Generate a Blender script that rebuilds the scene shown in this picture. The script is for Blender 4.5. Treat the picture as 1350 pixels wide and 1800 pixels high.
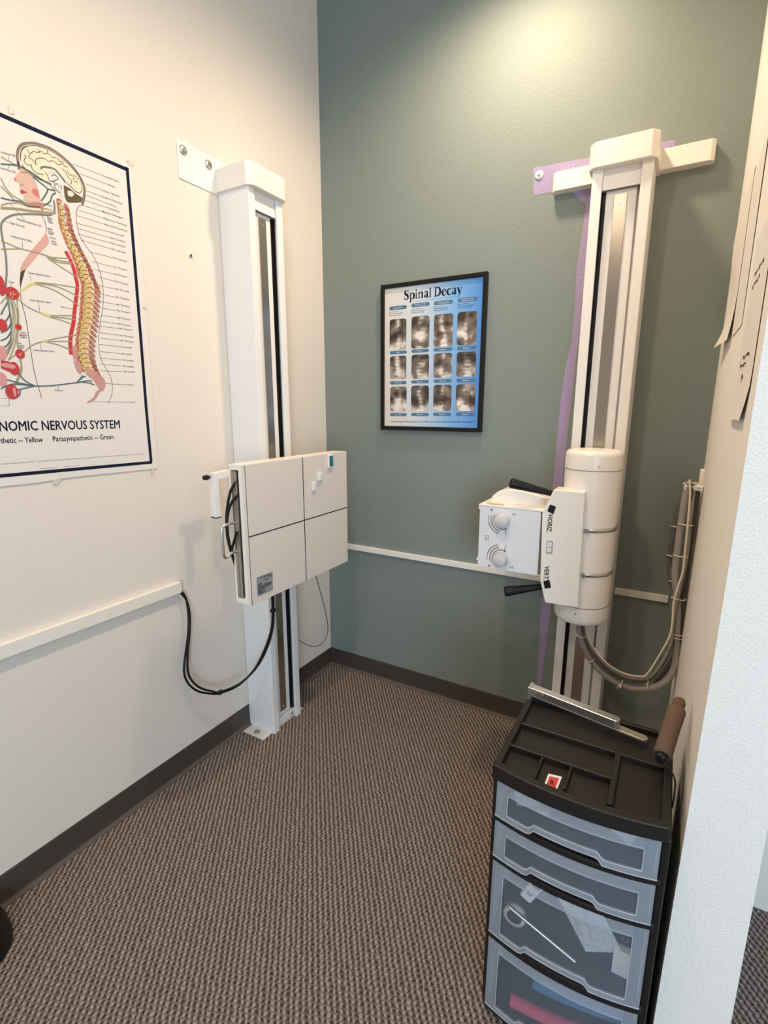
import bpy, bmesh, math, random
from mathutils import Vector, Matrix
from mathutils.geometry import tessellate_polygon

for o in list(bpy.data.objects): bpy.data.objects.remove(o)
SC = bpy.context.scene
COL = SC.collection
R = math.radians

# ------------------------------------------------------------------ camera, world, lights, exposure
def camera():
    yaw, pitch, roll = [-0.521919,0.208829,0.001987]
    d = Vector((math.sin(yaw)*math.cos(pitch), math.cos(yaw)*math.cos(pitch), -math.sin(pitch)))
    r = Vector((math.cos(yaw), -math.sin(yaw), 0)); u = r.cross(d)
    r2 = r*math.cos(roll)+u*math.sin(roll); u2 = -r*math.sin(roll)+u*math.cos(roll)
    cd = bpy.data.cameras.new('camera'); cam = bpy.data.objects.new('camera', cd); COL.objects.link(cam)
    m = Matrix((r2, u2, -d)).transposed().to_4x4(); m.translation = Vector((1.6091,-2.1812,1.48))
    cam.matrix_world = m
    cd.sensor_fit = 'HORIZONTAL'; cd.sensor_width = 36.0
    cd.lens = 36.0*881.5594/1350.0
    cd.clip_start = 0.02
    SC.camera = cam
camera()

SC.view_settings.view_transform = 'Standard'
SC.view_settings.look = 'None'
SC.view_settings.gamma = 1.0
SC.view_settings.use_curve_mapping = False
SC.view_settings.exposure = 0.0

w = bpy.data.worlds.new('world'); SC.world = w; w.use_nodes = True
w.node_tree.nodes['Background'].inputs[0].default_value = (0.62, 0.74, 0.95, 1)
w.node_tree.nodes['Background'].inputs[1].default_value = 0.6

def area(name, loc, target, power, color, size, size_y=None, shape='DISK', spread=180):
    l = bpy.data.lights.new(name, 'AREA'); l.energy = power; l.color = color
    l.shape = shape; l.size = size
    if size_y: l.size_y = size_y
    l.spread = R(spread)
    o = bpy.data.objects.new(name, l); COL.objects.link(o); o.location = loc
    o.rotation_euler = (Vector(target)-Vector(loc)).to_track_quat('-Z', 'Y').to_euler()
    return o
WARM = (1.0, 0.785, 0.555)
def spot(name, loc, power, color, cone, blend, radius):
    l = bpy.data.lights.new(name, 'SPOT'); l.energy = power; l.color = color
    l.spot_size = R(cone); l.spot_blend = blend; l.shadow_soft_size = radius
    o = bpy.data.objects.new(name, l); COL.objects.link(o); o.location = loc
    return o
spot('ceiling_lamp_light', (1.00, -0.42, 3.12), 76, WARM, 168, 0.9, 0.07)
spot('ceiling_lamp_light', (0.98, -1.58, 3.12), 61, WARM, 168, 0.9, 0.07)
spot('ceiling_lamp_light', (0.98, -3.00, 3.12), 54, WARM, 168, 0.9, 0.07)
area('window_daylight', (3.5, -4.9, 1.5), (3.0, 0, 0.9), 134, (0.57, 0.78, 1.0), 1.6, 1.9, 'RECTANGLE')

# ------------------------------------------------------------------ materials
def nodes(name):
    m = bpy.data.materials.new(name); m.use_nodes = True
    nt = m.node_tree; return m, nt, nt.nodes['Principled BSDF']
def N(nt, t, **k):
    n = nt.nodes.new(t)
    for a, b in k.items():
        if a in ('inputs',):
            for i, v in b.items(): n.inputs[i].default_value = v
        else: setattr(n, a, b)
    return n
def mat(name, col, rough=0.5, metal=0.0, bump=0.0, bscale=200, var=0.0, spec=0.5, aniso=None):
    m, nt, b = nodes(name)
    b.inputs['Base Color'].default_value = (*col, 1); b.inputs['Roughness'].default_value = rough
    b.inputs['Metallic'].default_value = metal; b.inputs['Specular IOR Level'].default_value = spec
    tc = N(nt, 'ShaderNodeNewGeometry')
    no = N(nt, 'ShaderNodeTexNoise'); no.inputs['Scale'].default_value = bscale; no.inputs['Detail'].default_value = 3
    mp = N(nt, 'ShaderNodeMapping')
    if aniso: mp.inputs['Scale'].default_value = aniso
    nt.links.new(tc.outputs['Position'], mp.inputs['Vector'])
    nt.links.new(mp.outputs[0], no.inputs['Vector'])
    if var > 0:
        r = N(nt, 'ShaderNodeMix', data_type='RGBA')
        r.inputs[6].default_value = (*[c*(1-var) for c in col], 1); r.inputs[7].default_value = (*[min(1, c*(1+var)) for c in col], 1)
        nt.links.new(no.outputs['Fac'], r.inputs[0]); nt.links.new(r.outputs[2], b.inputs['Base Color'])
    if bump > 0:
        bp = N(nt, 'ShaderNodeBump'); bp.inputs['Strength'].default_value = 1.0; bp.inputs['Distance'].default_value = bump
        nt.links.new(no.outputs['Fac'], bp.inputs['Height']); nt.links.new(bp.outputs[0], b.inputs['Normal'])
    return m
M = {}
def wall_mat(name, col, dist, scale=90, rough=0.6):
    m, nt, b = nodes(name)
    b.inputs['Base Color'].default_value = (*col, 1); b.inputs['Roughness'].default_value = rough
    b.inputs['Specular IOR Level'].default_value = 0.25
    g = N(nt, 'ShaderNodeNewGeometry')
    n1 = N(nt, 'ShaderNodeTexNoise'); n1.inputs['Scale'].default_value = scale; n1.inputs['Detail'].default_value = 2.5
    n1.inputs['Roughness'].default_value = 0.55; n1.inputs['Distortion'].default_value = 0.6
    nt.links.new(g.outputs['Position'], n1.inputs['Vector'])
    ramp = N(nt, 'ShaderNodeValToRGB'); ramp.color_ramp.elements[0].position = 0.42; ramp.color_ramp.elements[1].position = 0.62
    nt.links.new(n1.outputs['Fac'], ramp.inputs[0])
    bp = N(nt, 'ShaderNodeBump'); bp.inputs['Strength'].default_value = 1.0; bp.inputs['Distance'].default_value = dist
    nt.links.new(ramp.outputs[0], bp.inputs['Height']); nt.links.new(bp.outputs[0], b.inputs['Normal'])
    return m
M['cream'] = wall_mat('cream_orange_peel_paint', (0.76, 0.70, 0.63), 0.00022)
M['cream_rough'] = wall_mat('cream_heavy_texture_paint', (0.87, 0.82, 0.75), 0.0005, 260)
M['green'] = wall_mat('sage_green_paint', (0.218, 0.252, 0.230), 0.00025, 90, 0.6)
M['ceiling'] = mat('ceiling_paint', (0.70, 0.67, 0.63), 0.9)
M['purple'] = wall_mat('old_lilac_paint', (0.36, 0.29, 0.45), 0.0003, 90, 0.55)
M['purple_line'] = mat('white_tape_edge', (0.75, 0.7, 0.75), 0.6)
M['base'] = mat('brown_vinyl_base', (0.060, 0.047, 0.040), 0.45, bump=0.0002, bscale=40)
M['base_toe_lit'] = mat('base_toe_highlight', (0.115, 0.090, 0.075), 0.5)  # lighter copy of the base vinyl: highlight along the coved toe, painted in
M['white'] = mat('white_powder_coat', (0.84, 0.82, 0.80), 0.38, bump=0.00006, bscale=900)
M['white2'] = mat('cream_enamel', (0.84, 0.79, 0.72), 0.32)
M['panelw'] = mat('receptor_face_laminate', (0.74, 0.68, 0.62), 0.45, bump=0.00004, bscale=700)
M['faceplate'] = mat('control_faceplate', (0.74, 0.73, 0.74), 0.4)
M['steel'] = mat('brushed_steel', (0.48, 0.43, 0.38), 0.24, 1.0, var=0.08, bscale=60, aniso=(1, 1, 0.02))
M['alu'] = mat('aluminium', (0.62, 0.60, 0.57), 0.33, 1.0)
M['chrome'] = mat('chrome', (0.75, 0.75, 0.77), 0.12, 1.0)
M['dark_steel'] = mat('dull_steel', (0.42, 0.37, 0.31), 0.4, 0.8, var=0.15, bscale=30)
M['black'] = mat('black_rubber', (0.008, 0.008, 0.009), 0.45, spec=0.3)
M['blackp'] = mat('black_cart_plastic', (0.014, 0.011, 0.010), 0.42, spec=0.3, bump=0.00015, bscale=500)
M['blackgloss'] = mat('black_frame_paint', (0.008, 0.007, 0.007), 0.35, spec=0.25)
M['cable_grey'] = mat('grey_hose', (0.31, 0.28, 0.26), 0.5, var=0.1, bscale=40)
M['cable_dark'] = mat('dark_grey_cable', (0.10, 0.09, 0.075), 0.5)
M['cable_white'] = mat('ivory_cable', (0.72, 0.62, 0.50), 0.45)
M['navy'] = mat('navy_ink', (0.010, 0.014, 0.034), 0.8, spec=0.1)
M['ink'] = mat('black_ink', (0.014, 0.013, 0.018), 0.8, spec=0.1)
M['ink_brown'] = mat('brown_ink', (0.09, 0.06, 0.05), 0.8, spec=0.1)
M['paper'] = mat('poster_paper', (0.76, 0.715, 0.68), 0.6, spec=0.2)
M['notepaper'] = mat('note_paper', (0.76, 0.70, 0.64), 0.6, bump=0.001, bscale=12)
M['tape'] = mat('clear_tape', (0.72, 0.66, 0.58), 0.2, bump=0.002, bscale=150)
M['foam'] = mat('brown_foam', (0.125, 0.075, 0.052), 0.9, bump=0.0005, bscale=500)
M['red'] = mat('red_ink', (0.62, 0.04, 0.06), 0.4)
M['teal'] = mat('teal_sticker', (0.02, 0.16, 0.22), 0.35)
M['yellowlab'] = mat('yellow_label', (0.85, 0.62, 0.10), 0.4)
M['labelgrey'] = mat('silver_label', (0.42, 0.43, 0.45), 0.35, 0.3)
M['knobgrey'] = mat('grey_knob_plastic', (0.56, 0.55, 0.54), 0.45)
M['cardwhite'] = mat('white_card', (0.8, 0.78, 0.78), 0.35)

def carpet():
    m, nt, b = nodes('looped_carpet'); L_ = nt.links
    b.inputs['Roughness'].default_value = 0.95; b.inputs['Specular IOR Level'].default_value = 0.1
    g = N(nt, 'ShaderNodeNewGeometry')
    mp = N(nt, 'ShaderNodeMapping'); mp.inputs['Rotation'].default_value = (0, 0, R(-38))
    L_.new(g.outputs['Position'], mp.inputs['Vector'])
    # wobble the rows
    nz = N(nt, 'ShaderNodeTexNoise'); nz.inputs['Scale'].default_value = 55; nz.inputs['Detail'].default_value = 2
    L_.new(mp.outputs[0], nz.inputs['Vector'])
    sx = N(nt, 'ShaderNodeSeparateXYZ'); L_.new(mp.outputs[0], sx.inputs[0])
    def math_(op, a, bb=None):
        n = N(nt, 'ShaderNodeMath', operation=op)
        for i, v in enumerate((a, bb)):
            if v is None: continue
            if isinstance(v, (int, float)): n.inputs[i].default_value = v
            else: L_.new(v, n.inputs[i])
        return n.outputs[0]
    PER = 0.0155
    wob = math_('MULTIPLY', math_('SUBTRACT', nz.outputs['Fac'], 0.5), 0.014)
    xs = math_('ADD', sx.outputs['X'], wob)
    u = math_('MULTIPLY', xs, 2*math.pi/PER)
    row = math_('FLOOR', math_('DIVIDE', xs, PER))
    # loops along the row, staggered from row to row
    v = math_('ADD', math_('MULTIPLY', sx.outputs['Y'], 2*math.pi/0.0135), math_('MULTIPLY', row, 2.4))
    v2 = math_('ADD', v, math_('MULTIPLY', math_('SINE', u), 1.1))
    s1 = math_('MULTIPLY', math_('SINE', u), 0.5)
    s2 = math_('MULTIPLY', math_('SINE', v2), 0.26)
    fine = N(nt, 'ShaderNodeTexNoise'); fine.inputs['Scale'].default_value = 330; fine.inputs['Detail'].default_value = 2
    L_.new(mp.outputs[0], fine.inputs['Vector'])
    h = math_('ADD', math_('ADD', s1, s2), math_('MULTIPLY', math_('SUBTRACT', fine.outputs['Fac'], 0.5), 1.9))
    ramp = N(nt, 'ShaderNodeValToRGB'); cr = ramp.color_ramp
    cr.elements[0].position = 0.0; cr.elements[0].color = (0.040, 0.027, 0.021, 1)
    cr.elements[1].position = 1.0; cr.elements[1].color = (0.47, 0.39, 0.345, 1)
    e = cr.elements.new(0.42); e.color = (0.165, 0.130, 0.112, 1)
    h01 = math_('ADD', math_('MULTIPLY', h, 0.62), 0.5)
    L_.new(h01, ramp.inputs[0]); L_.new(ramp.outputs[0], b.inputs['Base Color'])
    bp = N(nt, 'ShaderNodeBump'); bp.inputs['Strength'].default_value = 0.8; bp.inputs['Distance'].default_value = 0.003
    L_.new(h, bp.inputs['Height']); L_.new(bp.outputs[0], b.inputs['Normal'])
    return m
M['carpet'] = carpet()

def see_through(name, col, clear, rough=0.3, bump=0.0):
    m, nt, b = nodes(name)
    b.inputs['Base Color'].default_value = (*col, 1); b.inputs['Roughness'].default_value = rough
    out = nt.nodes['Material Output']
    tr = N(nt, 'ShaderNodeBsdfTransparent'); mx = N(nt, 'ShaderNodeMixShader')
    mx.inputs[0].default_value = clear
    nt.links.new(b.outputs[0], mx.inputs[1]); nt.links.new(tr.outputs[0], mx.inputs[2]); nt.links.new(mx.outputs[0], out.inputs[0])
    if bump:
        no = N(nt, 'ShaderNodeTexNoise'); no.inputs['Scale'].default_value = 30
        bp = N(nt, 'ShaderNodeBump'); bp.inputs['Distance'].default_value = bump
        nt.links.new(no.outputs['Fac'], bp.inputs['Height']); nt.links.new(bp.outputs[0], b.inputs['Normal'])
    return m
M['frost'] = see_through('frosted_drawer_plastic', (0.40, 0.43, 0.48), 0.42, 0.3)
M['clear'] = see_through('clear_drawer_window', (0.36, 0.40, 0.46), 0.74, 0.12)
M['bead'] = see_through('drawer_bead', (0.55, 0.58, 0.63), 0.45, 0.15)
M['bag'] = see_through('clear_bag_film', (0.85, 0.85, 0.87), 0.30, 0.15, 0.004)

def xray_mat():
    m, nt, b = nodes('radiograph_print'); L_ = nt.links
    b.inputs['Roughness'].default_value = 0.35
    tc = N(nt, 'ShaderNodeTexCoord'); g = N(nt, 'ShaderNodeNewGeometry')
    sp = N(nt, 'ShaderNodeSeparateXYZ'); L_.new(tc.outputs['Generated'], sp.inputs[0])
    n1 = N(nt, 'ShaderNodeTexNoise'); n1.inputs['Scale'].default_value = 28; n1.inputs['Detail'].default_value = 4
    L_.new(g.outputs['Position'], n1.inputs['Vector'])
    n2 = N(nt, 'ShaderNodeTexNoise'); n2.inputs['Scale'].default_value = 9; n2.inputs['Detail'].default_value = 1
    L_.new(g.outputs['Position'], n2.inputs['Vector'])
    def ma(op, a, bb=None):
        n = N(nt, 'ShaderNodeMath', operation=op)
        for i, v in enumerate((a, bb)):
            if v is None: continue
            if isinstance(v, (int, float)): n.inputs[i].default_value = v
            else: L_.new(v, n.inputs[i])
        return n.outputs[0]
    cx = ma('ADD', ma('MULTIPLY', n2.outputs['Fac'], 0.7), 0.13)
    dx = ma('ABSOLUTE', ma('SUBTRACT', sp.outputs['X'], cx))
    band = ma('MAXIMUM', ma('SUBTRACT', 1.0, ma('MULTIPLY', dx, 4.0)), 0.0)
    vert = ma('MULTIPLY', ma('SINE', ma('MULTIPLY', sp.outputs['Z'], 42.0)), 0.10)
    n3 = N(nt, 'ShaderNodeTexNoise'); n3.inputs['Scale'].default_value = 14; n3.inputs['Detail'].default_value = 1
    L_.new(g.outputs['Position'], n3.inputs['Vector'])
    low = ma('MULTIPLY', ma('SUBTRACT', 0.45, sp.outputs['Z']), 0.45)
    side = ma('MULTIPLY', ma('SUBTRACT', n3.outputs['Fac'], 0.5), 1.5)
    t = ma('ADD', ma('ADD', ma('MULTIPLY', band, ma('ADD', 0.40, vert)), ma('ADD', low, side)), ma('SUBTRACT', ma('MULTIPLY', n1.outputs['Fac'], 1.5), 0.42))
    r = N(nt, 'ShaderNodeValToRGB'); r.color_ramp.elements[0].color = (0.035, 0.026, 0.022, 1); r.color_ramp.elements[1].color = (0.78, 0.72, 0.65, 1)
    e = r.color_ramp.elements.new(0.5); e.color = (0.20, 0.16, 0.135, 1)
    L_.new(t, r.inputs[0]); L_.new(r.outputs[0], b.inputs['Base Color'])
    return m
M['xray'] = xray_mat()
def grad_mat():
    m, nt, b = nodes('poster_blue_wash'); L_ = nt.links
    b.inputs['Roughness'].default_value = 0.25
    tc = N(nt, 'ShaderNodeTexCoord'); sp = N(nt, 'ShaderNodeSeparateXYZ'); L_.new(tc.outputs['Generated'], sp.inputs[0])
    r = N(nt, 'ShaderNodeValToRGB'); c = r.color_ramp
    c.elements[0].position = 0.05; c.elements[0].color = (0.72, 0.66, 0.60, 1)
    c.elements[1].position = 1.0; c.elements[1].color = (0.06, 0.23, 0.60, 1)
    e = c.elements.new(0.38); e.color = (0.58, 0.65, 0.72, 1)
    e = c.elements.new(0.72); e.color = (0.20, 0.42, 0.72, 1)
    L_.new(sp.outputs['X'], r.inputs[0]); L_.new(r.outputs[0], b.inputs['Base Color'])
    return m
M['bluewash'] = grad_mat()
M['pill'] = mat('blue_pill_ink', (0.06, 0.17, 0.29), 0.4)
def flat(name, col): M[name] = mat(name, tuple(c*0.82 for c in col), 0.85, spec=0.1)
for n_, c_ in dict(skin=(0.80, 0.55, 0.46), blush=(0.72, 0.25, 0.20), lip=(0.55, 0.10, 0.10), brain=(0.95, 0.86, 0.66), skull=(0.30, 0.22, 0.18),
                   callosum=(0.16, 0.23, 0.26), cerebellum=(0.16, 0.13, 0.06), olive=(0.42, 0.38, 0.22), tealink=(0.09, 0.16, 0.17), greyink=(0.24, 0.27, 0.26),
                   yellowink=(0.82, 0.72, 0.25), bone=(0.86, 0.55, 0.28), bonered=(0.62, 0.22, 0.14), aorta=(0.66, 0.06, 0.07), organ=(0.60, 0.07, 0.08),
                   organpink=(0.78, 0.36, 0.36), sacrum=(0.66, 0.36, 0.32), whiteink=(0.85, 0.82, 0.78), muscle=(0.80, 0.45, 0.40)).items(): flat(n_, c_)

# ------------------------------------------------------------------ mesh helpers
class MB:
    """collects shapes (in world coordinates) and links them as one mesh object"""
    def __init__(s): s.v = []; s.f = []; s.sm = []
    def add(s, vs, fs, smooth=False):
        n = len(s.v); s.v += [tuple(v) for v in vs]; s.f += [tuple(i+n for i in f) for f in fs]; s.sm += [smooth]*len(fs); return s
    def bm(s, bm, smooth=False):
        bm.verts.index_update(); s.add([v.co[:] for v in bm.verts], [[v.index for v in f.verts] for f in bm.faces], smooth); bm.free(); return s
    def box(s, x0, x1, y0, y1, z0, z1, bev=0.0, seg=2, mt=None):
        bm = bmesh.new(); bmesh.ops.create_cube(bm, size=1)
        for v in bm.verts: v.co = ((x0+x1)/2+v.co.x*(x1-x0), (y0+y1)/2+v.co.y*(y1-y0), (z0+z1)/2+v.co.z*(z1-z0))
        if bev: bmesh.ops.bevel(bm, geom=bm.edges[:], offset=bev, segments=seg, affect='EDGES', profile=0.5)
        if mt: bmesh.ops.transform(bm, matrix=mt, verts=bm.verts)
        return s.bm(bm, False)
    def prism(s, poly, axis, a, b, bev=0.0, mt=None, seg=2):
        """poly: 2D points in the plane across axis; x:(y,z) y:(x,z) z:(x,y)"""
        def P(p, t): return {'x': (t, p[0], p[1]), 'y': (p[0], t, p[1]), 'z': (p[0], p[1], t)}[axis]
        bm = bmesh.new(); va = [bm.verts.new(P(p, a)) for p in poly]; vb = [bm.verts.new(P(p, b)) for p in poly]; n = len(poly)
        bm.faces.new(va); bm.faces.new(vb[::-1])
        for i in range(n): bm.faces.new((va[i], vb[i], vb[(i+1) % n], va[(i+1) % n]))
        bmesh.ops.recalc_face_normals(bm, faces=bm.faces)
        if bev: bmesh.ops.bevel(bm, geom=bm.edges[:], offset=bev, segments=seg, affect='EDGES', profile=0.5)
        if mt: bmesh.ops.transform(bm, matrix=mt, verts=bm.verts)
        return s.bm(bm)
    def cyl(s, p0, p1, r, r2=None, seg=32, caps=True, smooth=True):
        p0 = Vector(p0); p1 = Vector(p1); d = (p1-p0).normalized(); r2 = r if r2 is None else r2
        a = d.orthogonal().normalized(); b = d.cross(a)
        vs = []; 
        for p, q in ((p0, r), (p1, r2)):
            for i in range(seg):
                t = 2*math.pi*i/seg; vs.append(p+a*math.cos(t)*q+b*math.sin(t)*q)
        s.add(vs, [(i, (i+1) % seg, seg+(i+1) % seg, seg+i) for i in range(seg)], smooth)
        if caps: s.add(vs, [tuple(range(seg))[::-1], tuple(range(seg, 2*seg))], False)
        return s
    def lathe(s, prof, origin=(0, 0, 0), axis='z', seg=48, mt=None):
        """prof: list of (radius, height)"""
        vs = []
        for r, h in prof:
            for i in range(seg):
                t = 2*math.pi*i/seg; v = Vector((r*math.cos(t), r*math.sin(t), h))
                if axis == 'x': v = Vector((v.z, v.x, v.y))
                if axis == 'y': v = Vector((v.x, v.z, v.y))
                if mt: v = mt @ v
                vs.append(v+Vector(origin))
        fs = []
        for k in range(len(prof)-1):
            for i in range(seg):
                j = (i+1) % seg; fs.append((k*seg+i, k*seg+j, (k+1)*seg+j, (k+1)*seg+i))
        s.add(vs, fs, True)
        for k in (0, len(prof)-1):
            if prof[k][0] > 1e-5: s.add(vs[k*seg:(k+1)*seg], [tuple(range(seg))], False)
        return s
    def tube(s, pts, r, seg=12, smooth_path=True, n=8, r1=None, caps=True):
        pts = [Vector(p) for p in pts]
        if smooth_path and len(pts) > 2: pts = catmull(pts, n)
        rings = []; t0 = (pts[1]-pts[0]).normalized(); a = t0.orthogonal().normalized()
        m = len(pts)
        for i, p in enumerate(pts):
            t = (pts[min(i+1, m-1)]-pts[max(i-1, 0)]).normalized()
            a = (a-t*a.dot(t)).normalized(); b = t.cross(a); rr = r if r1 is None else r+(r1-r)*i/(m-1)
            rings.append([p+a*math.cos(2*math.pi*k/seg)*rr+b*math.sin(2*math.pi*k/seg)*rr for k in range(seg)])
        vs = [v for g in rings for v in g]
        s.add(vs, [(i*seg+k, i*seg+(k+1) % seg, (i+1)*seg+(k+1) % seg, (i+1)*seg+k) for i in range(m-1) for k in range(seg)], True)
        if caps: s.add(rings[0]+rings[-1], [tuple(range(seg))[::-1], tuple(range(seg, 2*seg))])
        return s
    # flat shapes on a wall: plane 'x' at x=d uses (y,z) points, plane 'y' at y=d uses (x,z), plane 'z' uses (x,y)
    def flatpoly(s, poly, plane, d):
        P = {'x': lambda p: (d, p[0], p[1]), 'y': lambda p: (p[0], d, p[1]), 'z': lambda p: (p[0], p[1], d)}[plane]
        vs = [P(p) for p in poly]
        tr = tessellate_polygon([[Vector(v) for v in vs]])
        return s.add(vs, [tuple(t) for t in tr])
    def stroke(s, pts, wdt, plane, d, curve=True, w1=None, n=6):
        p2 = [Vector((p[0], p[1], 0)) for p in pts]
        if curve and len(p2) > 2: p2 = catmull(p2, n)
        L_ = []; m = len(p2)
        for i, p in enumerate(p2):
            t = (p2[min(i+1, m-1)]-p2[max(i-1, 0)]); t = t.normalized() if t.length > 1e-9 else Vector((1, 0, 0))
            q = Vector((-t.y, t.x, 0)); ww = wdt if w1 is None else wdt+(w1-wdt)*i/(m-1)
            L_.append((p+q*ww/2, p-q*ww/2))
        P = {'x': lambda p: (d, p[0], p[1]), 'y': lambda p: (p[0], d, p[1]), 'z': lambda p: (p[0], p[1], d)}[plane]
        vs = [P(v) for pr in L_ for v in pr]
        return s.add(vs, [(2*i, 2*i+1, 2*i+3, 2*i+2) for i in range(m-1)])
    def build(s, name, material, parent=None, **props):
        me = bpy.data.meshes.new(name)
        off = parent.get('_o') if parent is not None else None
        vs = s.v if off is None else [(x-off[0], y-off[1], z-off[2]) for x, y, z in s.v]
        me.from_pydata(vs, [], s.f); me.validate(); me.update()
        me.materials.append(material)
        k = len(me.polygons)
        if k == len(s.sm): me.polygons.foreach_set('use_smooth', s.sm)
        o = bpy.data.objects.new(name, me); COL.objects.link(o)
        if parent is not None: o.parent = parent; o['_o'] = list(off)
        else: o['_o'] = [0.0, 0.0, 0.0]
        for a, b in props.items(): o[a] = b
        return o
def catmull(pts, n):
    out = []; m = len(pts)
    for i in range(m-1):
        p0 = pts[max(i-1, 0)]; p1 = pts[i]; p2 = pts[i+1]; p3 = pts[min(i+2, m-1)]
        for k in range(n):
            t = k/n
            out.append(0.5*((2*p1)+(p2-p0)*t+(2*p0-5*p1+4*p2-p3)*t*t+(3*p1-p0-3*p2+p3)*t*t*t))
    out.append(pts[-1]); return out
def lerp(a, b, t): return a+(b-a)*t
def ellipse(c, rx, ry, n=20): return [(c[0]+rx*math.cos(2*math.pi*i/n), c[1]+ry*math.sin(2*math.pi*i/n)) for i in range(n)]
def rrect(x0, x1, z0, z1, r, n=5):
    out = []
    for cx, cz, a in ((x1-r, z1-r, 0), (x0+r, z1-r, 90), (x0+r, z0+r, 180), (x1-r, z0+r, 270)):
        for i in range(n+1): t = R(a+90*i/n); out.append((cx+r*math.cos(t), cz+r*math.sin(t)))
    return out
def thing(name, loc, label, cat, group=None):
    o = bpy.data.objects.new(name, None); COL.objects.link(o); o.location = loc; o.empty_display_size = 0.05
    o['_o'] = list(loc); o['label'] = label; o['category'] = cat
    if group: o['group'] = group
    return o
def tag(o, label, cat, group=None):
    """re-base a one-mesh thing on its own lowest middle point"""
    me = o.data; xs = [v.co for v in me.vertices]
    c = Vector((sum(v.x for v in xs)/len(xs), sum(v.y for v in xs)/len(xs), min(v.z for v in xs)))
    me.transform(Matrix.Translation(-c)); o.location = c
    o['label'] = label; o['category'] = cat
    if group: o['group'] = group
    return o
def struct(name, mb, m, parent=None):
    o = mb.build(name, m, parent)
    if parent is None: o['kind'] = 'structure'
    return o
_tc = {}
def text_geo(s, bold=0.0):
    key = (s, bold)
    if key in _tc: return _tc[key]
    cu = bpy.data.curves.new('t', 'FONT'); cu.body = s; cu.resolution_u = 2; cu.offset = bold
    o = bpy.data.objects.new('t', cu); COL.objects.link(o)
    dg = bpy.context.evaluated_depsgraph_get(); me = bpy.data.meshes.new_from_object(o.evaluated_get(dg))
    vs = [v.co.copy() for v in me.vertices]; fs = [tuple(p.vertices) for p in me.polygons]
    bpy.data.objects.remove(o); bpy.data.curves.remove(cu); bpy.data.meshes.remove(me)
    _tc[key] = (vs, fs); return _tc[key]
def text(mb, s, p0, p1, h, plane, d, bold=0.0, flip=1, fat=0.0):
    """text whose baseline runs from p0 to p1 (2D in the plane), cap height h"""
    vs, fs = text_geo(s, bold)
    if not vs: return
    x0 = min(v.x for v in vs); x1 = max(v.x for v in vs); a = Vector(p0); b = Vector(p1); dr = b-a; ln = dr.length; dr /= ln
    up = Vector((-dr.y, dr.x))*flip
    P = {'x': lambda p: (d, p[0], p[1]), 'y': lambda p: (p[0], d, p[1]), 'z': lambda p: (p[0], p[1], d)}[plane]
    for k, (ox, oy) in enumerate(((0, 0), (fat, 0), (fat/2, fat/2), (fat/2, -fat/2)) if fat else ((0, 0),)):
        dd = d+(0.00003*k if plane == 'x' else -0.00003*k)
        P = {'x': lambda p: (dd, p[0], p[1]), 'y': lambda p: (p[0], dd, p[1]), 'z': lambda p: (p[0], p[1], dd)}[plane]
        mb.add([P(a+dr*((v.x-x0)/(x1-x0)*ln+ox)+up*(v.y/0.70*h+oy)) for v in vs], fs)

# ------------------------------------------------------------------ the room
WL = -4.95
struct('floor', MB().box(-0.1, 4.6, WL-0.1, 0.1, -0.05, 0), M['carpet'])
struct('ceiling', MB().box(-0.1, 4.6, WL-0.1, 0.1, 3.45, 3.5), M['ceiling'])
struct('wall_left', MB().box(-0.1, 0, WL, 0.1, 0, 3.45), M['cream'])
struct('wall_back', MB().box(0, 1.80, 0, 0.1, 0, 3.45), M['green'])
rw = MB()
prof = [(1.699, 0), (1.712, 1.15), (1.716, 2.7), (1.717, 3.45)]
vs = []; 
for yy in (-1.17, -0.0):
    vs += [(x, yy, z) for x, z in prof]+[(1.828, yy, z) for x, z in prof]
fs = [(0, 1, 5, 4), (1, 2, 6, 5), (2, 3, 7, 6), (8, 9, 13, 12), (9, 10, 14, 13), (10, 11, 15, 14)]
fs += [(i, i+1, i+9, i+8) for i in range(3)]+[(i+4, i+5, i+13, i+12) for i in range(3)]+[(3, 7, 15, 11), (0, 4, 12, 8)]
rw.add(vs, fs)
bm = bmesh.new(); me = bpy.data.meshes.new('tmp'); me.from_pydata(rw.v, [], rw.f); bm.from_mesh(me); bmesh.ops.recalc_face_normals(bm, faces=bm.faces); rw = MB().bm(bm); bpy.data.meshes.remove(me)
struct('wall_right', rw, M['cream_rough'])
struct('wall_far', MB().box(1.828, 4.5, -0.55, -0.45, 0, 3.45), M['cream'])
struct('wall_side', MB().box(4.5, 4.6, WL, -0.45, 0, 3.45), M['cream'])
wf = MB()
wf.box(0, 2.65, WL-0.1, WL, 0, 3.45).box(4.35, 4.6, WL-0.1, WL, 0, 3.45).box(2.65, 4.35, WL-0.1, WL, 0, 0.5).box(2.65, 4.35, WL-0.1, WL, 2.5, 3.45)
struct('wall_front', wf, M['cream'])
wn = MB()
for a in (2.65, 3.47, 4.29): wn.box(a, a+0.06, WL-0.09, WL-0.02, 0.5, 2.5, 0.004)
wn.box(2.65, 4.35, WL-0.09, WL-0.02, 0.5, 0.56, 0.004).box(2.65, 4.35, WL-0.09, WL-0.02, 2.44, 2.5, 0.004)
struct('window_1', wn, M['white'])
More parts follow.
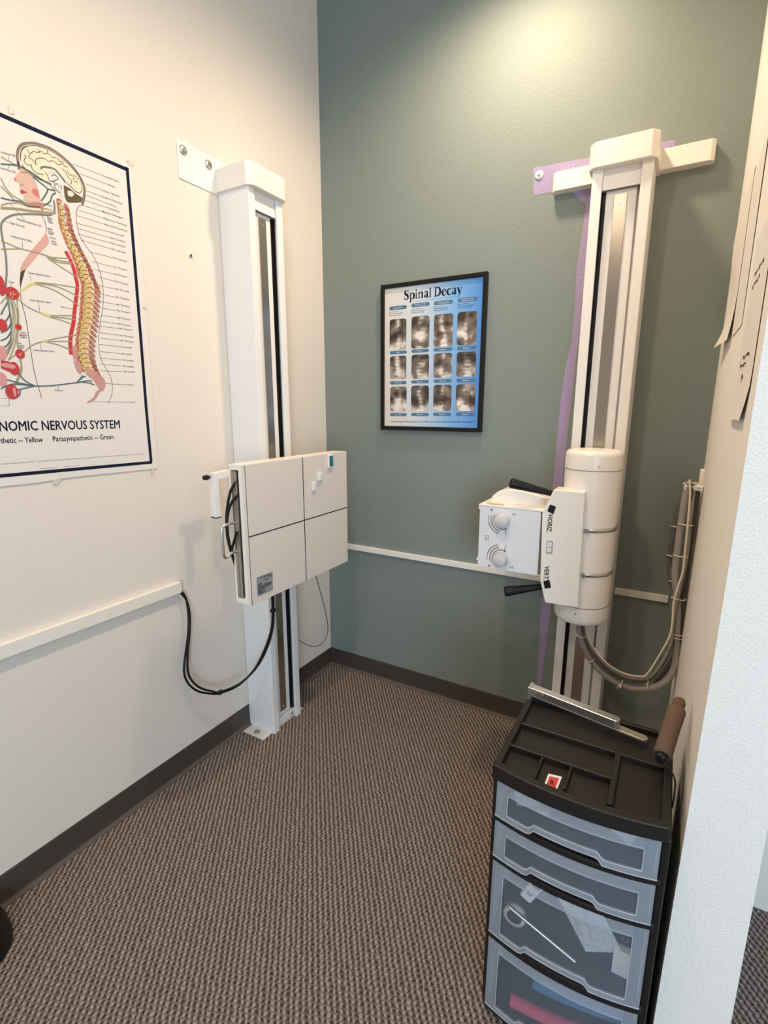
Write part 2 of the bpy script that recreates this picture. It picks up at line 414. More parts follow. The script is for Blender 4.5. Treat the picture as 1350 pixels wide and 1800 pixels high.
# the lilac paint left bare around the tube stand
pu = MB()
pu.flatpoly([(1.0221,2.3852),(1.0697,2.3833),(1.1328,2.3818),(1.2337,2.3774),(1.2462,2.2733),(1.2445,2.0994),(1.2419,1.9797),(1.2404,1.8147),(1.2346,1.6438),(1.2286,1.466),(1.22,1.281),(1.2157,1.0885),(1.2136,0.8884),(1.2137,0.6806),(1.201,0.4334),(1.194,0.2332),(1.1899,0.1386),(1.3459,0.1375),(1.1742,0.0981),(1.1738,0.2271),(1.1712,0.4259),(1.1663,0.6175),(1.1777,0.7795),(1.1796,1.0354),(1.1813,1.2791),(1.1874,1.5114),(1.1976,1.6452),(1.2128,1.7315),(1.2138,1.8589),(1.211,2.0037),(1.2207,2.1424),(1.2267,2.2194),(1.1719,2.2719),(1.1298,2.2797),(1.1089,2.2777),(1.0891,2.2873),(1.0284,2.2865)], 'y', -0.0006)
pu.flatpoly([(1.4554,2.3757),(1.5002,2.3742),(1.5034,2.3442),(1.4587,2.3435)], 'y', -0.0006)
struct('trim_1', pu, M['purple'])
# baseboards with a coved toe
def base(name, pts, mk):
    pass
def baseboard(name, p0, p1, nrm):
    p0 = Vector((*p0, 0)); p1 = Vector((*p1, 0)); n = Vector((*nrm, 0))
    prof = [(0.0, 0.0), (0.013, 0.0), (0.0125, 0.004), (0.009, 0.009), (0.006, 0.017), (0.0045, 0.030), (0.004, 0.100), (0.003, 0.105), (0.0, 0.106)]
    def strip(pr):
        v = []
        for a in (p0, p1): v += [a+n*x+Vector((0, 0, z)) for x, z in pr]
        k = len(pr); return v, [(i, i+1, k+i+1, k+i) for i in range(k-1)]+[tuple(range(k))[::-1], tuple(range(k, 2*k))]
    o = struct(name, MB().add(*strip(prof[4:]+[(0.0, 0.017)])), M['base'])
    t = MB().add(*strip(prof[:5]+[(0.0, 0.017)])).build('toe', M['base_toe_lit'], o)
baseboard('baseboard_left', (0, -4.9), (0, 0), (1, 0))
baseboard('baseboard_back', (0, 0), (1.70, 0), (0, -1))
baseboard('baseboard_right', (1.6995, 0), (1.6995, -1.17), (-1, 0))

# ------------------------------------------------------------------ cable raceways
def raceway(name, poly_axis, poly, a, b, label):
    o = MB().prism(poly, poly_axis, a, b, 0.002).build(name, M['white2']); return tag(o, label, 'cable raceway', 'white cable raceways on the walls')
raceway('cable_raceway', 'y', [(0.0, 0.772), (0.020, 0.772), (0.020, 0.815), (0.0, 0.815)], -2.3, -0.982, 'white plastic cable raceway running under the nervous system poster')
RP = [(0.0, 0.722), (-0.016, 0.722), (-0.016, 0.750), (0.0, 0.750)]
raceway('cable_raceway', 'x', RP, 0.045, 1.264, 'long thin white cable raceway on the green wall between corner and tube stand')
raceway('cable_raceway', 'x', RP, 1.458, 1.652, 'short white raceway piece on the green wall right of the tube stand')

# ------------------------------------------------------------------ columns
def column(root, slot, foot=None):
    """local frame: width along X, back at Y=0, front toward -Y, slot = side of the dark slot"""
    Wd = 0.094; D = 0.152; H = 2.29
    def b(name, m, par=root, **k):
        return k
    T = root['_m']; TM = Matrix([T[0:4], T[4:8], T[8:12], T[12:16]])
    def mk(name, fn, m, par=root):
        q = MB(); fn(q); q.v = [tuple(TM @ Vector(v)) for v in q.v]; return q.build(name, m, par)
    s = slot
    for sg in (-1, 1):
        mk('side_panel', lambda q: q.box(min(sg*Wd, sg*(Wd-0.004)), max(sg*Wd, sg*(Wd-0.004)), -D, -0.002, 0, H, 0.001), M['white'])
        x0, x1 = sorted((sg*(Wd-0.001), sg*(Wd-0.034)))
        mk('front_flange', lambda q: q.box(x0, x1, -D-0.004, -D+0.006, 0.0, H-0.01, 0.0015), M['white'])
    mk('back_plate', lambda q: q.box(-Wd+0.004, Wd-0.004, -0.115, -0.111, 0.03, H, 0.0), M['white'])
    mk('inner_channel', lambda q: q.box(-0.048, 0.050, -0.128, -0.115, 0.045, 2.205, 0.002), M['white'])
    r = mk('steel_rail', lambda q: q.box(-0.020, 0.020, -0.1325, -0.128, 0.065, 2.19, 0.0005), M['steel'])
    for z in (0.085, 2.165):
        mk('screw', lambda q: q.cyl((0, -0.1325, z), (0, -0.1355, z), 0.006, 0.0045, 20), M['chrome'], r)
    sx = sorted((s*0.0585, s*0.0745)) if s > 0 else sorted((s*0.050, s*0.062))
    mk('dark_slot', lambda q: q.box(sx[0], sx[1], -0.1285, -0.116, 0.035, 2.205), M['black'])
    mk('header_plate', lambda q: q.box(-Wd+0.03, Wd-0.03, -D+0.008, -D+0.012, 2.205, H, 0.0008), M['white'])
    mk('bottom_bar', lambda q: q.box(-Wd+0.004, Wd-0.004, -0.140, -0.115, 0.008, 0.040, 0.002), M['white'])
    k = mk('bolt', lambda q: q.cyl((s*0.045, -0.140, 0.025), (s*0.045, -0.146, 0.025), 0.008, 0.007, 6), M['chrome'])
    cw = Wd+0.012; cd = D+0.026
    mk('top_cap', lambda q: q.prism([(-cw, 0), (-cw, -cd+0.022), (-cw+0.020, -cd), (cw-0.020, -cd), (cw, -cd+0.022), (cw, 0)], 'z', 2.268, 2.348, 0.003), M['white2'])
    return mk

def root_with_matrix(name, loc, ang, label, cat):
    t = thing(name, loc, label, cat); m = Matrix.Translation(Vector(loc)) @ Matrix.Rotation(ang, 4, 'Z'); t['_m'] = [x for row in m for x in row]; return t

ls = root_with_matrix('receptor_stand', (0, -0.565, 0), R(90), 'tall white metal column standing against the cream wall beside the nervous system poster', 'x-ray wall stand')
mk = column(ls, 1)
o = mk('mounting_plate', lambda q: q.box(-0.271, -0.05, -0.004, 0, 2.262, 2.386, 0.0008), M['white'])
for xx in (-0.247, -0.135):
    b_ = mk('washer', lambda q: q.lathe([(0.0, -0.009), (0.012, -0.009), (0.0165, -0.005), (0.0165, -0.004)], (xx, 0, 2.357 if xx < -0.2 else 2.352), 'y', 28), M['alu'], o)
    mk('bolt', lambda q: q.cyl((xx, -0.008, 2.356), (xx, -0.014, 2.356), 0.0075, 0.006, 6), M['dark_steel'], o)
o = mk('floor_plate', lambda q: q.box(-0.152, 0.130, -0.140, -0.016, 0.0, 0.004, 0.0008), M['white2'])
mk('bolt', lambda q: q.cyl((-0.125, -0.078, 0.004), (-0.125, -0.078, 0.008), 0.014, 0.013, 24).cyl((-0.125, -0.078, 0.008), (-0.125, -0.078, 0.012), 0.006, 0.005, 6), M['dark_steel'], o)

rs = root_with_matrix('tube_stand', (1.361, 0, 0), 0, 'tall white metal column against the green wall with crossbar near its top', 'x-ray tube stand')
mk = column(rs, -1)
cb = mk('crossbar', lambda q: q.prism([(-0.254, 0.0), (-0.254, -0.030), (-0.242, -0.042), (0.252, -0.042), (0.264, -0.030), (0.264, 0.0)], 'z', 2.272, 2.336, 0.0015), M['white2'])
for xx in (-0.185, 0.133):
    mk('screw', lambda q: q.cyl((xx, 0, 2.347), (xx, -0.012, 2.347), 0.008, 0.005, 12), M['chrome'], cb)

# anchors in the walls
t = thing('wall_anchor', (1.0458, 0, 2.3548), 'white round anchor screwed to the lilac patch left of the tube stand', 'wall anchor', 'wall anchors')
MB().lathe([(0.0, -0.006), (0.013, -0.006), (0.0165, -0.003), (0.0165, 0)], (1.0458, 0, 2.3548), 'y', 32).build('washer', M['white2'], t)
MB().lathe([(0.0, -0.010), (0.005, -0.009), (0.006, -0.006)], (1.0458, 0, 2.3548), 'y', 16).build('screw', M['chrome'], t)
t = thing('wall_anchor', (0, -0.8087, 2.0153), 'small empty metal anchor in the cream wall left of the white column', 'wall anchor', 'wall anchors')
MB().lathe([(0.0085, 0), (0.0085, 0.002), (0.0045, 0.003), (0.0045, 0.0005)], (0, -0.8087, 2.0153), 'x', 20).build('ring', M['chrome'], t)
MB().lathe([(0.0, 0.0012), (0.0045, 0.0012)], (0, -0.8087, 2.0153), 'x', 16).build('hole', M['black'], t)

# ------------------------------------------------------------------ image receptor on the left column
X0, X1, Y0, Y1, Z0, Z1 = 0.272, 0.345, -0.944, -0.320, 0.770, 1.281
rc = thing('cassette_holder', (0.2, -0.63, Z0), 'square white film cassette holder with black cross lines, mounted on the left column', 'cassette holder')
fp = MB().box(X1-0.012, X1, Y0, Y1, Z0, Z1, 0.0012).build('front_panel', M['panelw'], rc)
MB().box(X1, X1+0.0006, -0.6305, -0.6265, Z0+0.001, Z1-0.001).box(X1, X1+0.0006, Y0+0.007, Y1-0.001, 1.0245, 1.0285).build('centre_lines', M['ink'], fp)
MB().box(X1-0.012, X1+0.0004, Y0+0.004, Y0+0.0062, Z0+0.001, Z1-0.001).build('dark_seam', M['ink'], fp)
cs = MB()
cs.box(X0, X1-0.0125, Y0+0.0003, Y1, Z1-0.020, Z1, 0.0015).box(X0, X1-0.0125, Y0+0.0003, Y1, Z0, Z0+0.020, 0.0015)
cs.box(X0+0.0005, X0+0.006, Y0+0.022, Y1-0.0005, Z0+0.012, Z1-0.012).box(X0+0.001, X1-0.0130, Y1-0.006, Y1-0.0007, Z0+0.012, Z1-0.012)
cs.box(X1-0.027, X1-0.0122, Y0-0.0003, Y0+0.02, Z0+0.0005, Z1-0.0005, 0.0012)
cs.box(X0-0.0003, X0+0.008, Y0+0.0006, Y0+0.018, Z0+0.001, Z0+0.20, 0.001)
cs.box(X0-0.0003, X0+0.008, Y0+0.0006, Y0+0.018, Z1-0.10, Z1-0.001, 0.001)
cs.build('case', M['white2'], rc)
MB().box(X0+0.045, X0+0.047, Y0+0.03, Y1-0.01, Z0+0.02, Z1-0.02).build('dark_interior', M['black'], rc)
ty = MB().box(X0+0.009, X0+0.022, Y0-0.001, Y1-0.05, Z0+0.022, Z1-0.024, 0.002).box(X0+0.022, X0+0.034, Y0+0.001, Y0+0.008, Z0+0.022, Z1-0.024, 0.001).build('cassette_tray', M['dark_steel'], rc)
for zz in (1.035, 1.160, 1.185):
    MB().lathe([(0.0, -0.006), (0.004, -0.005), (0.006, 0.0), (0.006, 0.006)], (X0+0.044, Y0+0.008, zz), 'y', 16).build('stud', M['chrome'], ty)
hx = X0+0.016
MB().tube([(0.288,-0.9335,1.0717),(0.288,-0.957,1.0748),(0.288,-0.9824,1.0744),(0.288,-1.0001,1.0699),(0.288,-1.0051,1.0595),(0.288,-1.0064,1.0337),(0.288,-1.0059,1.0007),(0.288,-1.0043,0.9705),(0.288,-0.9982,0.9589),(0.288,-0.9877,0.9588),(0.288,-0.9655,0.9689),(0.288,-0.9373,0.9668)], 0.0058, 14).build('handle', M['alu'], rc)
for k, pts in enumerate(([(0.315,-0.9343,1.2311),(0.3,-0.94,1.2179),(0.285,-0.9513,1.1891),(0.272,-0.957,1.14),(0.262,-0.958,1.0862),(0.262,-0.959,1.0227),(0.268,-0.9531,0.9678),(0.262,-0.9338,0.9185),(0.255,-0.9236,0.9058)],
                         [(0.315,-0.9343,1.1756),(0.3,-0.9463,1.1654),(0.285,-0.9552,1.1409),(0.275,-0.9611,1.1081),(0.27,-0.9634,1.0749),(0.268,-0.9605,1.0205),(0.27,-0.9527,0.9697),(0.268,-0.9391,0.9244)],
                         [(0.3,-0.9496,1.0424),(0.29,-0.9532,1.0117),(0.28,-0.9543,0.9869),(0.272,-0.9549,0.9654)])):
    MB().tube(pts, 0.0048, 12).build('lead_cable', M['black'], rc)
lb = MB().flatpoly([(-0.9104,0.8671),(-0.8289,0.8666),(-0.8312,0.7972),(-0.9092,0.7973)], 'x', X1+0.0009).build('rating_plate', M['labelgrey'], rc)
q = MB()
pl = [(-0.9104,0.8671),(-0.8289,0.8666),(-0.8312,0.7972),(-0.9092,0.7973)]
def lpt(u, v):
    a = Vector(pl[0]).lerp(Vector(pl[1]), u); b = Vector(pl[3]).lerp(Vector(pl[2]), u); return a.lerp(b, v)
random.seed(4)
for v, parts in ((.08, ((.15, .85),)), (.15, ((.42, .56), (.7, .98))), (.30, ((.52, .72),)), (.38, ((.05, .3),)), (.45, ((.05, .3), (.45, .65))), (.52, ((.05, .4), (.45, .9))), (.60, ((.05, .95),)), (.66, ((.05, .9),)), (.72, ((.05, .55),)), (.78, ((.05, .5),)), (.84, ((.05, .3),)), (.92, ((.05, .5),))):
    for a, b in parts:
        x = a
        while x < b:
            e = min(b, x+random.uniform(.03, .09)); q.stroke([lpt(x, v), lpt(e, v)], 0.0028, 'x', X1+0.0013, False); x = e+.015
for v in (.24, .56, .88): q.stroke([lpt(.02, v), lpt(.98, v)], 0.0009, 'x', X1+0.0012, False)
for a, b in ((0, 1), (1, 2), (2, 3), (3, 0)): q.stroke([pl[a], pl[b]], 0.0012, 'x', X1+0.0012, False)
q.build('print', M['ink'], lb)
cr = MB().box(0.156, X0-0.001, -0.70, -0.43, 0.93, 1.17, 0.004).build('carriage', M['white'], rc)
# side arm with a black knob
ax0 = 0.10
arm = MB()
arm.prism([(-0.8768,1.2299),(-0.7984,1.2353),(-0.796,1.207),(-0.8551,1.2035),(-0.8535,1.0575),(-0.8806,1.0577)], 'x', 0.0935, 0.120, 0.002)
arm.box(0.092, 0.116, -0.6693-0.01, -0.665, 1.2129, 1.2317, 0.002)
ao = arm.build('lock_arm', M['white'], rc)
ky = -0.877
kx_ = (0.096,-0.877,1.2143)
MB().cyl((kx_[0], ky+0.004, kx_[2]), (kx_[0], ky-0.010, kx_[2]), 0.006, 0.006, 20).cyl((kx_[0], ky-0.010, kx_[2]), (kx_[0], ky-0.026, kx_[2]), 0.010, 0.009, 20).build('knob', M['black'], ao)
ep = [(-0.9045,1.0673),(-0.881,1.0585),(-0.8539,1.0583)]
MB().stroke(ep, 0.004, 'x', 0.1208, False).build('end_cap', M['ink'], ao)

# lead markers stuck to the receptor face
def mark(cx, cz, w_, h_, label, teal=False):
    t = thing('lead_marker', (X1, cx, cz-h_/2), label, 'marker', 'markers on the cassette holder')
    MB().box(X1+0.0002, X1+0.009, cx-w_/2, cx+w_/2, cz-h_/2, cz+h_/2, 0.003).build('body', M['cardwhite'], t)
    if teal: MB().box(X1+0.009, X1+0.0100, cx-w_/2+0.006, cx+w_/2-0.003, cz-h_/2+0.007, cz+h_/2-0.006, 0.0004).build('insert', M['teal'], t)
    else: MB().box(X1+0.009, X1+0.0096, cx-w_/2+0.008, cx+w_/2-0.006, cz-h_/2+0.010, cz+h_/2-0.010, 0.0003).build('insert', M['paper'], t)
a_ = [(-0.4499,1.2491),(-0.523,1.1929),(-0.5637,1.1561)]
mark(a_[0][0], a_[0][1], 0.034, 0.058, 'white marker with teal insert at the upper right of the cassette holder', True)
mark(a_[1][0], a_[1][1], 0.026, 0.036, 'plain white marker on the cassette holder just below the teal one')
mark(a_[2][0], a_[2][1], 0.024, 0.036, 'plain white marker lowest of those on the cassette holder')

# black cable pair between raceway and receptor
cp = thing('cable_pair', (0.02, -0.97, 0.79), 'pair of black cables drooping from the left raceway end to the cassette holder', 'cable')
A_ = [(316,1036),(326,1048),(332,1075),(332,1110),(326,1150),(324,1180),(332,1200),(348,1212),(372,1218),(388,1217),(420,1203),(450,1172),(470,1135),(478,1105),(480,1078),(479,1050)]
MB().tube([(0.01,-0.9864,0.7844),(0.018,-0.9675,0.7469),(0.024,-0.9652,0.681),(0.028,-0.9753,0.6091),(0.03,-0.9987,0.5229),(0.034,-1.0148,0.4584),(0.04,-1.0071,0.407),(0.05,-0.9758,0.3586),(0.06,-0.9245,0.3215),(0.07,-0.8751,0.3007),(0.1,-0.8012,0.3082),(0.14,-0.743,0.3686),(0.17,-0.7023,0.4596),(0.19,-0.6834,0.5412),(0.205,-0.6879,0.6167),(0.22,-0.7025,0.7015)], 0.0044, 12).build('cable', M['black'], cp)
MB().tube([(0.012,-0.9862,0.7755),(0.02,-0.9651,0.7324),(0.026,-0.9611,0.6704),(0.03,-0.9721,0.6035),(0.034,-0.9914,0.5206),(0.038,-1.0006,0.4575),(0.044,-0.991,0.4099),(0.054,-0.9617,0.3651),(0.064,-0.9156,0.3284),(0.074,-0.878,0.3088),(0.105,-0.7989,0.3165),(0.145,-0.7341,0.3738),(0.175,-0.6934,0.4623),(0.195,-0.6817,0.5417),(0.21,-0.6864,0.6172),(0.222,-0.6979,0.7003)], 0.0044, 12).build('cable', M['black'], cp)
for c_, s_ in (((0.072,-0.8795,0.3063), 0.010), ((0.21,-0.689,0.6311), 0.010)):
    MB().lathe([(0.0, -0.010), (s_*0.8, -0.010), (s_, -0.006), (s_, 0.006), (s_*0.8, 0.010), (0.0, 0.010)], c_, 'y', 12).build('cable_tie', M['black'], cp)
o = MB().tube([(0.26,-0.4671,0.7598),(0.25,-0.4393,0.7119),(0.22,-0.3734,0.6125),(0.17,-0.2747,0.4792),(0.12,-0.187,0.3468),(0.1,-0.1673,0.2786),(0.09,-0.1909,0.24),(0.08,-0.2376,0.2349),(0.07,-0.2771,0.253),(0.06,-0.3192,0.2848),(0.05,-0.3423,0.308)], 0.0021, 8).build('thin_cord', M['cable_dark'])
tag(o, 'thin dark cord looping below the cassette holder beside the room corner', 'cord')

# ------------------------------------------------------------------ nervous system poster
PX = 0.0035
po = thing('wall_poster', (0, -1.36, 1.26), 'large nervous system anatomy poster with navy border on the cream wall', 'poster')
sheet_r = [(-1.02,2.2569),(-1.0133,2.1556),(-1.0128,1.9323),(-1.0132,1.77),(-1.0218,1.5237),(-1.0257,1.2577)]
sheet_l = [(-1.71, 2.245), (-1.71, 1.262)]
outl = [sheet_l[0]]+[(-1.3859,2.2422)]+sheet_r+[(-1.1899,1.2598),(-1.3193,1.2619),(-1.4336,1.2572),(-1.5202,1.259)]+[sheet_l[1]]
q = MB(); q.prism(outl, 'x', 0.0008, PX)
q.build('sheet', M['paper'], po)
ld = PX+0.0002
def W(c, n=1): return c
q = MB()
b_out = [(-1.3894,2.2166), (-1.041,2.2155), (-1.0473,1.2824), (-1.5166,1.2852)]
q.stroke([(-1.69, b_out[0][1]), b_out[0], b_out[1]], 0.011, 'x', ld, False)
q.stroke([(-1.0376,2.2221),(-1.0403,2.0381),(-1.0424,1.9084),(-1.0461,1.6739),(-1.0502,1.4652),(-1.0506,1.2827)], 0.011, 'x', ld, False)
q.stroke([(-1.69, 1.2879), (-1.5162,1.2879), (-1.0474,1.2814)], 0.010, 'x', ld, False)
q.box(ld-0.0001, ld, -1.695, -1.684, b_out[3][1]+0.02, b_out[0][1])
q.build('border', M['navy'], po)
T = MB()
text(T, 'NOMIC NERVOUS SYSTEM', (-1.5023,1.4099), (-1.1544,1.4048), 0.0270, 'x', ld, fat=0.0013)
text(T, 'AUTO', (-1.5023-0.098, 1.4099), (-1.5023-0.005, 1.4099), 0.0270, 'x', ld, fat=0.0013)
text(T, 'thetic -- Yellow', (-1.504,1.3771), (-1.3969,1.3738), 0.0155, 'x', ld, fat=0.0006)
text(T, 'Sympa', (-1.504-0.066, 1.3771), (-1.504-0.002, 1.3771), 0.0155, 'x', ld, fat=0.0006)
text(T, 'Parasympathetic -- Green', (-1.3685,1.3738), (-1.18,1.3711), 0.0155, 'x', ld, fat=0.0006)
text(T, 'the spine, nervous system, and body.   For simplicity, this chart does not reflect all the structures and paths affected in nerve transmission. Ask your chiropractor if you have questions.', (-1.512,1.3188), (-1.0763,1.3126), 0.0035, 'x', ld)
text(T, 'chiropractic nerve chart', (-1.4121,1.2959), (-1.3649,1.2947), 0.003, 'x', ld)
text(T, 'all rights reserved', (-1.3473,1.2948), (-1.301,1.294), 0.003, 'x', ld)
T.build('title_text', M['navy'], po)
# leader lines and vertebra names
LD = MB(); TX = MB()
lead = [((-1.2128,2.1677),(-1.1259,2.1684),'Cranial Vault'),((-1.194,2.1488),(-1.108,2.1485),'Brain'),((-1.1823,2.1268),(-1.1358,2.1264),'Corpus Callosum'),((-1.1846,2.1077),(-1.1399,2.1075),'Cerebral Peduncles'),((-1.1843,2.0953),(-1.1066,2.0927),'Pons'),((-1.1881,2.0795),(-1.1207,2.0801),'Cerebellum'),((-1.1973,2.0634),(-1.1393,2.0642),'Medulla Oblongata'),((-1.2101,2.0463),(-1.1395,2.0463),'Atlas (1st Cervical)'),((-1.2176,2.0293),(-1.1376,2.0296),'Axis (2nd Cervical)'),((-1.2227,2.008),(-1.122,2.0109),'3rd Cervical'),((-1.2219,1.994),(-1.1207,1.9948),'4th Cervical'),((-1.2202,1.9789),(-1.1209,1.9796),'5th Cervical'),((-1.2149,1.9635),(-1.1217,1.9627),'6th Cervical'),((-1.1886,1.9371),(-1.1206,1.937),'7th Cervical'),((-1.1881,1.9103),(-1.1217,1.9102),'1st Thoracic'),((-1.1831,1.8888),(-1.1241,1.8888),'2nd Thoracic'),((-1.1713,1.8697),(-1.1222,1.8677),'3rd Thoracic'),((-1.1743,1.8442),(-1.1228,1.8442),'4th Thoracic'),((-1.1751,1.8201),(-1.1234,1.8198),'5th Thoracic'),((-1.1758,1.7977),(-1.1247,1.7974),'6th Thoracic'),((-1.1719,1.7786),(-1.1252,1.7786),'7th Thoracic'),((-1.1745,1.7568),(-1.1264,1.7568),'8th Thoracic'),((-1.1807,1.7382),(-1.1264,1.7378),'9th Thoracic'),((-1.1845,1.7234),(-1.1271,1.7237),'10th Thoracic'),((-1.1869,1.7034),(-1.1269,1.7027),'11th Thoracic'),((-1.1888,1.6869),(-1.127,1.6866),'12th Thoracic'),((-1.1932,1.6674),(-1.1236,1.6672),'1st Lumbar'),((-1.1937,1.6456),(-1.126,1.6456),'2nd Lumbar'),((-1.196,1.6262),(-1.1217,1.6256),'3rd Lumbar'),((-1.2003,1.6074),(-1.1239,1.6062),'4th Lumbar'),((-1.1986,1.587),(-1.1214,1.5886),'5th Lumbar'),((-1.1866,1.5476),(-1.114,1.5471),'Sacrum'),((-1.2344,1.4908),(-1.1154,1.4897),'Coccyx')]
for a, b, s in lead:
    LD.stroke([a, b], 0.0012, 'x', ld, False)
    n = len(s)*0.0040
    dz = (b[1]-a[1])/(b[0]-a[0])
    text(TX, s, (b[0]+0.002, b[1]-0.002), (b[0]+0.002+n, b[1]-0.002+dz*n), 0.0055, 'x', ld, 0.01)
small = [((-1.3857,1.9706),(-1.3235,1.9688),'Glossopharyngeal Nerve (IX)'),((-1.4038,1.9558),(-1.3675,1.9547),'Vagus Nerve (X)'),((-1.4055,1.9223),(-1.353,1.922),'Cardiopulmonary Nerve'),((-1.3736,1.8375),(-1.3176,1.8387),'Greater Splanchnic Nerve'),((-1.4265,1.8032),(-1.4133,1.8039),'Colon'),((-1.3794,1.7655),(-1.3242,1.7672),'Lesser Splanchnic Nerve'),((-1.2978,1.7603),(-1.2853,1.7602),'Aorta'),((-1.388,1.6308),(-1.3318,1.6312),'Lumbar Splanchnic Nerve'),((-1.3449,1.5203),(-1.3215,1.5202),'Pelvic Nerve'),((-1.402,2.1239),(-1.3675,2.1276),'Oculomotor (III)'),((-1.4073,2.0851),(-1.3721,2.0864),'Facial Nerve (VII)'),((-1.4144,1.6745),(-1.4017,1.6747),'Superior'),((-1.4178,1.6681),(-1.3986,1.6689),'Mesenteric'),((-1.4185,1.6627),(-1.4013,1.6632),'Ganglion'),((-1.4277,1.6457),(-1.4167,1.6458),'Inferior'),((-1.4285,1.6396),(-1.4095,1.6401),'Mesenteric'),((-1.4286,1.6342),(-1.4115,1.6345),'Ganglion'),((-1.3042,1.9981),(-1.2916,1.9976),'Superior'),((-1.3049,1.9928),(-1.2923,1.9923),'Cervical'),((-1.3046,1.9868),(-1.2898,1.9868),'Ganglion'),((-1.307,1.9677),(-1.2943,1.968),'Middle'),((-1.3068,1.9616),(-1.2919,1.9614),'Cervical'),((-1.3075,1.9563),(-1.2915,1.9564),'Ganglion'),((-1.3046,1.9457),(-1.2875,1.946),'Inferior'),((-1.3013,1.9382),(-1.2885,1.9373),'Cervical'),((-1.3021,1.9318),(-1.2862,1.9306),'Ganglion')]
for a, b, s in small: text(TX, s, a, b, 0.0055, 'x', ld, 0.01)
lines2 = [[(-1.3847,2.124),(-1.3859,2.1115)],[(-1.3879,2.1005),(-1.3887,2.0918)],[(-1.3962,2.0051),(-1.3648,1.9756)],[(-1.4156,1.9572),(-1.4045,1.9575)],[(-1.3792,1.9183),(-1.3803,1.8981)],[(-1.3703,1.8344),(-1.3693,1.8187)],[(-1.4215,1.802),(-1.4239,1.7887)],[(-1.3576,1.7624),(-1.3573,1.7388)],[(-1.2834,1.7612),(-1.2595,1.7613)],[(-1.3682,1.6551),(-1.368,1.6385)],[(-1.3334,1.5349),(-1.3341,1.5239)],[(-1.4875,1.498),(-1.4506,1.4978)],[(-1.4678,1.4976),(-1.4696,1.4771)],[(-1.4903,1.4777),(-1.4696,1.4771)]]
for s in lines2: LD.stroke(s, 0.0010, 'x', ld, False)
LD.build('leader_lines', M['ink_brown'], po); TX.build('caption_text', M['ink'], po)
def art(name, m, layer, polys=(), strokes=(), curve_poly=False):
    if len(polys) > 1 and not strokes:
        for k, p in enumerate(polys): art(name, m, layer+0.05*k, [p], (), curve_poly)
        return
    q = MB(); d = ld+0.0002*layer
    for k, p in enumerate(polys):
        if curve_poly and len(p) > 4:
            p = [(v.x, v.y) for v in catmull([Vector((a[0], a[1], 0)) for a in p]+[Vector((p[0][0], p[0][1], 0))], 3)[:-1]]
        q.flatpoly(p, 'x', d+0.00001*k)
    for k, s in enumerate(strokes): q.stroke(s[0], s[1], 'x', d+0.00001*k, True, s[2] if len(s) > 2 else None)
    return q.build(name, M[m], po)
art('skull_drawing', 'skull', 1, (), [([(-1.3624,2.0991),(-1.3628,2.1224),(-1.3614,2.1375),(-1.355,2.1544),(-1.3446,2.1667),(-1.3268,2.1766),(-1.306,2.1829),(-1.2743,2.1845),(-1.2488,2.1788),(-1.2233,2.1664),(-1.2044,2.151),(-1.1917,2.1328),(-1.1862,2.1131),(-1.1906,2.0886),(-1.1991,2.0662)], 0.0065), ([(-1.3565,2.1218),(-1.3534,2.1405),(-1.3457,2.158),(-1.3293,2.1688),(-1.3067,2.1776),(-1.2782,2.1787),(-1.253,2.1723),(-1.2292,2.1608),(-1.2101,2.147),(-1.1983,2.1286),(-1.1937,2.1073)], 0.0016)])
art('face_drawing', 'skin', 1, [[(-1.3629,2.1199),(-1.3627,2.1115),(-1.3595,2.1022),(-1.3605,2.0981),(-1.3756,2.077),(-1.3789,2.0707),(-1.3762,2.0669),(-1.3701,2.0661),(-1.3658,2.0628),(-1.3679,2.0554),(-1.3651,2.0505),(-1.3671,2.0441),(-1.365,2.04),(-1.3602,2.0392),(-1.3594,2.032),(-1.3621,2.0238),(-1.3558,2.0215),(-1.3223,2.0335),(-1.3169,2.0356),(-1.318,2.0512),(-1.32,2.0664),(-1.3239,2.0828),(-1.3302,2.0962),(-1.3402,2.1024),(-1.3541,2.107)]], (), True)
art('cheek_drawing', 'blush', 2, [[(-1.3359,2.0602),(-1.3262,2.0653),(-1.3202,2.0624),(-1.3188,2.045),(-1.3268,2.0454),(-1.3361,2.0513)], [(-1.356,2.0199),(-1.3224,2.0327),(-1.3124,2.031),(-1.3121,2.017),(-1.3186,2.007),(-1.3192,2.0179),(-1.3327,2.0158),(-1.3508,2.0142)], [(-1.3779,2.0739),(-1.3736,2.0754),(-1.3724,2.0701),(-1.3766,2.0668)]], (), True)
art('lip_drawing', 'lip', 3, [[(-1.3664,2.0495),(-1.3625,2.05),(-1.3559,2.0497),(-1.3495,2.0469),(-1.3567,2.0442),(-1.3646,2.0401),(-1.3664,2.0438)]], [([(-1.3585,2.0959),(-1.3528,2.0951),(-1.3435,2.0993)], 0.0015), ([(-1.3658,2.0628),(-1.3616,2.0623),(-1.357,2.0634),(-1.3558,2.0681)], 0.0012)], True)
art('brain_drawing', 'brain', 2, [[(-1.356,2.1249),(-1.3507,2.1474),(-1.3392,2.162),(-1.3164,2.1747),(-1.2878,2.179),(-1.2591,2.1762),(-1.2337,2.1655),(-1.2114,2.1514),(-1.196,2.1326),(-1.1937,2.1073),(-1.1991,2.0925),(-1.218,2.0977),(-1.2372,2.1105),(-1.2526,2.1226),(-1.2721,2.1251),(-1.2899,2.1127),(-1.2852,2.0989),(-1.3053,2.092),(-1.3294,2.0989),(-1.3462,2.1093)]], (), True)
